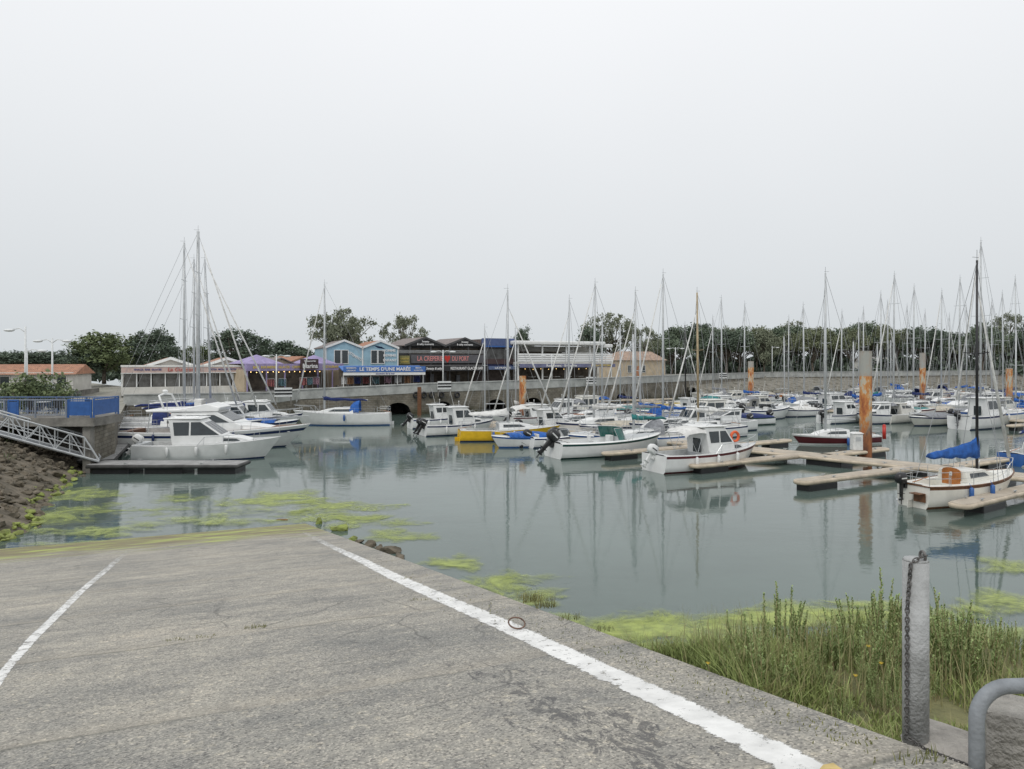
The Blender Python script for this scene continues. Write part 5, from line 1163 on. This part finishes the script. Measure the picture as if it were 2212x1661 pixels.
for i,(px,Y,L,hd) in enumerate([(1640,92,6.5,209),(1730,95,6,29),(1765,78,5.5,29),(1845,100,6.5,209),(1890,88,6,29),(1945,96,6,209),(1985,74,6.5,29),(2015,92,7,209),(2060,84,6.5,29),(2110,96,7,209),(2165,76,6,29),(2200,70,6.5,209),(1520,90,6,29),(2085,72,6,209),(1585,94,5.5,209),
    (1690,104,6.5,29),(1800,106,7,209),(1870,108,6.5,29),(1930,110,7,209),(2000,112,6.5,29),(2060,106,7,209),(2120,110,7,29),(2180,100,7,209),(1975,86,6,209),(2135,84,6.5,209),(1700,84,5.5,209),(1500,78,5.5,27),(1890,72,5.5,29),(2210,86,7,29),(2030,76,5.5,29),(1745,86,6.5,209),(1800,84,6.5,29),(1850,80,6.5,209),(1950,69,6,29),(2010,66,6.2,209),(1640,80,6,27),(1725,76,6,209)]):
    x,y=XY(px,Y); mixed(i,x,y,hd,L,'in the far rows')

# ================================================================= FOREGROUND
bx,by,bz=RP(1978,1588)
r=top('bollard_post','weathered pale grey post with a hanging rusty chain','post',loc=(bx,by,bz-.02))
m=M(); m.tube((0,0,-.1),(0,0,.81),.054,.054,24); m.tube((0,0,.81),(0,0,.82),.054,.047,24); part('tube',r,m,postm,True)
foot=M(); rock(foot,(.12,.0,-.04),.24,random.Random(2))
fo=part('concrete_footing',r,foot,mat('footing_concrete',(.36,.34,.31),.95,.25,4,bump=.6,bscale=30),fix=False); fo.scale=(1,1,.35)
chm=mat('rusty_chain',(.14,.135,.13),.6,.35,30,metal=.4)
def chain(pts,nm_parent,name='chain'):
    P=[Vector(p) for p in pts]; m=M()
    seg=[];tot=0
    for a,b in zip(P[:-1],P[1:]): seg.append((tot,a,b)); tot+=(b-a).length
    n=int(tot/.020)
    for i in range(n):
        s=(i+.5)*tot/n
        for (t0,a,b) in seg[::-1]:
            if s>=t0: break
        d=(b-a).normalized(); c=a+d*(s-t0); q=d.to_track_quat('Z','Y'); e=Matrix.Rotation(math.pi/2*(i%2)+.3,3,'Z')
        ring=[]
        for k in range(10):
            an=2*math.pi*k/10; ring.append(c+(q.to_matrix()@e)@Vector((.008*math.cos(an),0,.015*math.sin(an))))
        ring.append(ring[0]); m.path(ring,.003,5)
    part(name,nm_parent,m,chm,True)
chain([(.03,-.03,.84),(-.0,-.052,.845),(-.045,-.042,.81),(-.055,-.03,.6),(-.056,-.03,.3),(-.058,-.03,.03),(-.02,-.12,.02),(.05,-.2,.02),(.12,-.28,.02)],r)
m=M(); m.torus((0.02,-.02,.835),.022,.006,'x',12,6); part('shackle',r,m,chm,True)
hx,hy=(2110-CX)/FP*2.85,2.85
r=top('steel_hoop_barrier','bent grey steel tube hoop barrier','barrier',loc=(hx,hy,4.2))
zt=ZZ(1482,2.85)-4.2; m=M(); pts=[(0,0,-.15),(0,0,zt-.13)]+[(.13-.13*math.cos(a),.0,zt-.13+.13*math.sin(a)) for a in [i*math.pi/16 for i in range(1,9)]]+[(.5,.02,zt),(.8,.04,zt)]+[(.8+.13*math.sin(a),.04,zt-.13+.13*math.cos(a)) for a in [i*math.pi/16 for i in range(1,9)]]+[(.93,.04,-.15)]
m.path(pts,.029,14); part('tube',r,m,hoopm,True)
m=M(); m.box((0,0,0),(.62,.26,.6))
top('concrete_block','weathered grey-beige concrete block','concrete block',loc=(2.36,2.98,4.50-.3),rz=-.587,m=m,mats=mat('block_concrete',(.36,.345,.315),.95,.22,5,bump=.8,bscale=30,c2=(.21,.20,.18)),bevel=.02)
X_,Y_,Z_=RP(1115,1358)
m=M(); m.torus((0,0,.035),.07,.007,'z',20,6); o=top('mooring_ring','rusty iron mooring ring set in the slipway','mooring ring',loc=(X_,Y_,Z_+.02),m=m,mats=mat('rusty_iron',(.16,.1,.075),.8,.3,20),smooth=True); o.rotation_euler=(math.radians(20),0,.4)
m=M(); rr=random.Random(9); X_,Y_,Z_=RP(612,1132); m.path([(-.5,0,.03),(-.2,.05,.1),(.1,-.03,.12),(.4,.05,.04)],[.03,.08,.07,.03],6); m.path([(-.3,-.1,.02),(0,-.12,.1),(.3,-.15,.03)],[.03,.05,.02],6)
top('driftwood','brown driftwood lying at the water edge','driftwood',loc=(X_,Y_,Z_+.02),m=m,mats=mat('driftwood_brown',(.22,.11,.05),.9,.3,6),smooth=True)

grassm=folmat('grass_blades',(.36,.42,.15),(.15,.20,.07)); samph=folmat('shrub_stems',(.42,.50,.22),(.19,.27,.10)); dry=mat('dry_stems',(.36,.30,.16),.9,.3,8); yel=mat('yellow_flower',(.6,.42,.03),.7,.2)
r=random.Random(21); vs=[];fs=[]; vs2=[];fs2=[]
def edge_x(Y): return AX+(AY-Y)*.406
for i in range(21000):
    Y=r.uniform(3.5,6.2); x=edge_x(Y)+.06+abs(r.gauss(0,1))*1.5*r.random()**.4
    if Y<4.0 and x<edge_x(Y)+.22 and r.random()<.75: continue
    nn_=math.sin(x*5.1+Y*3)+math.sin(x*2.3-Y*4.7)+.5*math.sin(x*11+Y*9)
    if nn_<-.6: continue
    hgt=r.uniform(.03,.12)*(1.1 if Y>4 else .6)*(1+.6*max(0,nn_)) 
    if r.random()<.12: blade(vs2,fs2,x,Y,bank_z(x,Y)-.01,hgt*1.5,.006,r,1.0)
    else: blade(vs,fs,x,Y,bank_z(x,Y)-.01,hgt,.010,r,1.2)
for i in range(900):   # tall seeded grass stems
    Y=r.uniform(3.9,5.2); x=edge_x(Y)+.12+r.random()*2.2; blade(vs2,fs2,x,Y,bank_z(x,Y)-.01,r.uniform(.15,.42),.005,r,.35)
for i in range(1500):
    Y=r.uniform(2.6,3.5); x=edge_x(Y)+.35+r.random()*1.6; blade(vs,fs,x,Y,bank_z(x,Y)-.01,r.uniform(.03,.1),.006,r,.8)
m=M(); m.v=vs;m.f=fs;m.m=[0]*len(fs); top('grass','green grass and weeds on the bank edge','grass',m=m,mats=grassm,kind='stuff',fix=False)
m=M(); m.v=vs2;m.f=fs2;m.m=[0]*len(fs2); top('dry_grass','thin straw-coloured grass stems on the bank','grass',m=m,mats=folmat('straw_stems',(.42,.38,.20),(.22,.22,.10)),kind='stuff',fix=False)
vs=[];fs=[]
for px,py,n,s in [(552,1356,60,.05),(380,1382,30,.035),(440,1376,30,.03),(905,1296,25,.03),(1150,1300,90,.14),(1180,1312,80,.16),(1135,1294,40,.1),(880,1250,30,.04),(1230,1338,40,.08),(1300,1362,30,.06),(1690,1490,40,.06),(1980,1640,40,.06)]:
    X_,Y_,Z_=RP(px,py)
    for i in range(n): a=r.uniform(-.1,.1);b=r.uniform(-.06,.06); blade(vs,fs,X_+a,Y_+b,ramp_z(X_+a,Y_+b),r.uniform(.3,1)*s,.006,r,.9)
for i in range(500):
    px=r.uniform(760,1900); e_=1215+(px-880)*.357; X_,Y_,Z_=RP(px,e_+r.uniform(8,40)+abs(r.gauss(0,20)))
    blade(vs,fs,X_,Y_,Z_,r.uniform(.008,.025),.008,r,1.2)
m=M(); m.v=vs;m.f=fs;m.m=[0]*len(fs); top('weeds','small weed tufts growing in slipway cracks','weeds',m=m,mats=folmat('weed_leaves',(.24,.23,.09),(.11,.13,.05)),kind='stuff',fix=False)
def spike_plant(n,hmax,spread,seed):
    r=random.Random(seed); vs=[];fs=[]; st=M()
    for i in range(n):
        a=r.uniform(0,6.28); q=r.random()**.7*spread; bx_,by_=math.cos(a)*q,math.sin(a)*q; h=hmax*r.uniform(.45,1)*(1-.25*q/spread); lx_,ly_=math.cos(a)*h*.2*r.random(),math.sin(a)*h*.2*r.random()
        st.path([(bx_,by_,-.03),(bx_+lx_*.4,by_+ly_*.4,h*.5),(bx_+lx_,by_+ly_,h*.97)],[.004,.003,.0015],4)
        k=int(h/.0042)
        for j in range(k):
            u=j/k
            if u<.12: continue
            c=Vector((bx_+lx_*u**1.3,by_+ly_*u**1.3,h*u)); b=r.uniform(0,6.28); ln=.046*(1.1-u*.70)*r.uniform(.6,1.2); d=Vector((math.cos(b),math.sin(b),r.uniform(.9,2.4))).normalized()*ln; pz=Vector((-math.sin(b),math.cos(b),0))*.005
            o=len(vs); vs+=[tuple(c-pz*.5),tuple(c+d*.5-pz),tuple(c+d),tuple(c+d*.5+pz)]; fs.append((o,o+1,o+2,o+3))
    m=M(); m.v=vs;m.f=fs;m.m=[0]*len(fs)
    return st.mesh('stems',dry,False,False),m.mesh('foliage',samph,False,False)
SP=[spike_plant(15,.54,.15,s) for s in range(5)]
pr=random.Random(31); spots=[]
for i in range(50):
    Y=pr.uniform(4.2,5.4); px=pr.uniform(1500,2260); x=(px-CX)/FP*Y
    if x<edge_x(Y)+.16: x=edge_x(Y)+.18+pr.random()*.3
    spots.append((x,Y,pr.uniform(.45,.85)*(1.25 if 1600<px<1740 or 1840<px<2100 else .8)))
for i in range(10):
    Y=pr.uniform(3.9,4.3); x=edge_x(Y)+pr.uniform(.4,1.7); spots.append((x,Y,pr.uniform(.3,.5)))
for i,(x,Y,s) in enumerate(spots):
    rt=top('shrub','spiky green coastal shrub growing on the bank','shrub',loc=(x,Y,bank_z(x,Y)),rz=pr.uniform(0,6.28),group='coastal shrubs on the bank'); rt.scale=(s*1.15,s*1.15,s)
    a,b=SP[i%5]; part('stems',rt,a,None); part('foliage',rt,b,None)
for px,py,Y in [(1878,1398,4.3),(1905,1435,4.2),(1530,1435,4.4),(1850,1462,4.1)]:
    x=(px-CX)/FP*Y; zt=ZZ(py,Y); zb=bank_z(x,Y); m=M(); m.path([(0,0,0),(.01,0,(zt-zb)*.5),(0,.01,zt-zb)],.003,4); rt=top('wild_flower','thin-stemmed yellow wild flower','flower',loc=(x,Y,zb),group='yellow wild flowers'); part('stem',rt,m,dry)
    m=M(); m.sphere((0,.01,zt-zb),.008,(1,1,.5),8,4)
    for k in range(9): a=k*.698; m.poly([(0,.01,zt-zb),(.014*math.cos(a-.2),.01+.014*math.sin(a-.2),zt-zb+.006),(.014*math.cos(a+.2),.01+.014*math.sin(a+.2),zt-zb+.006)])
    part('petals',rt,m,yel,fix=False)
print('objects',len(bpy.data.objects))
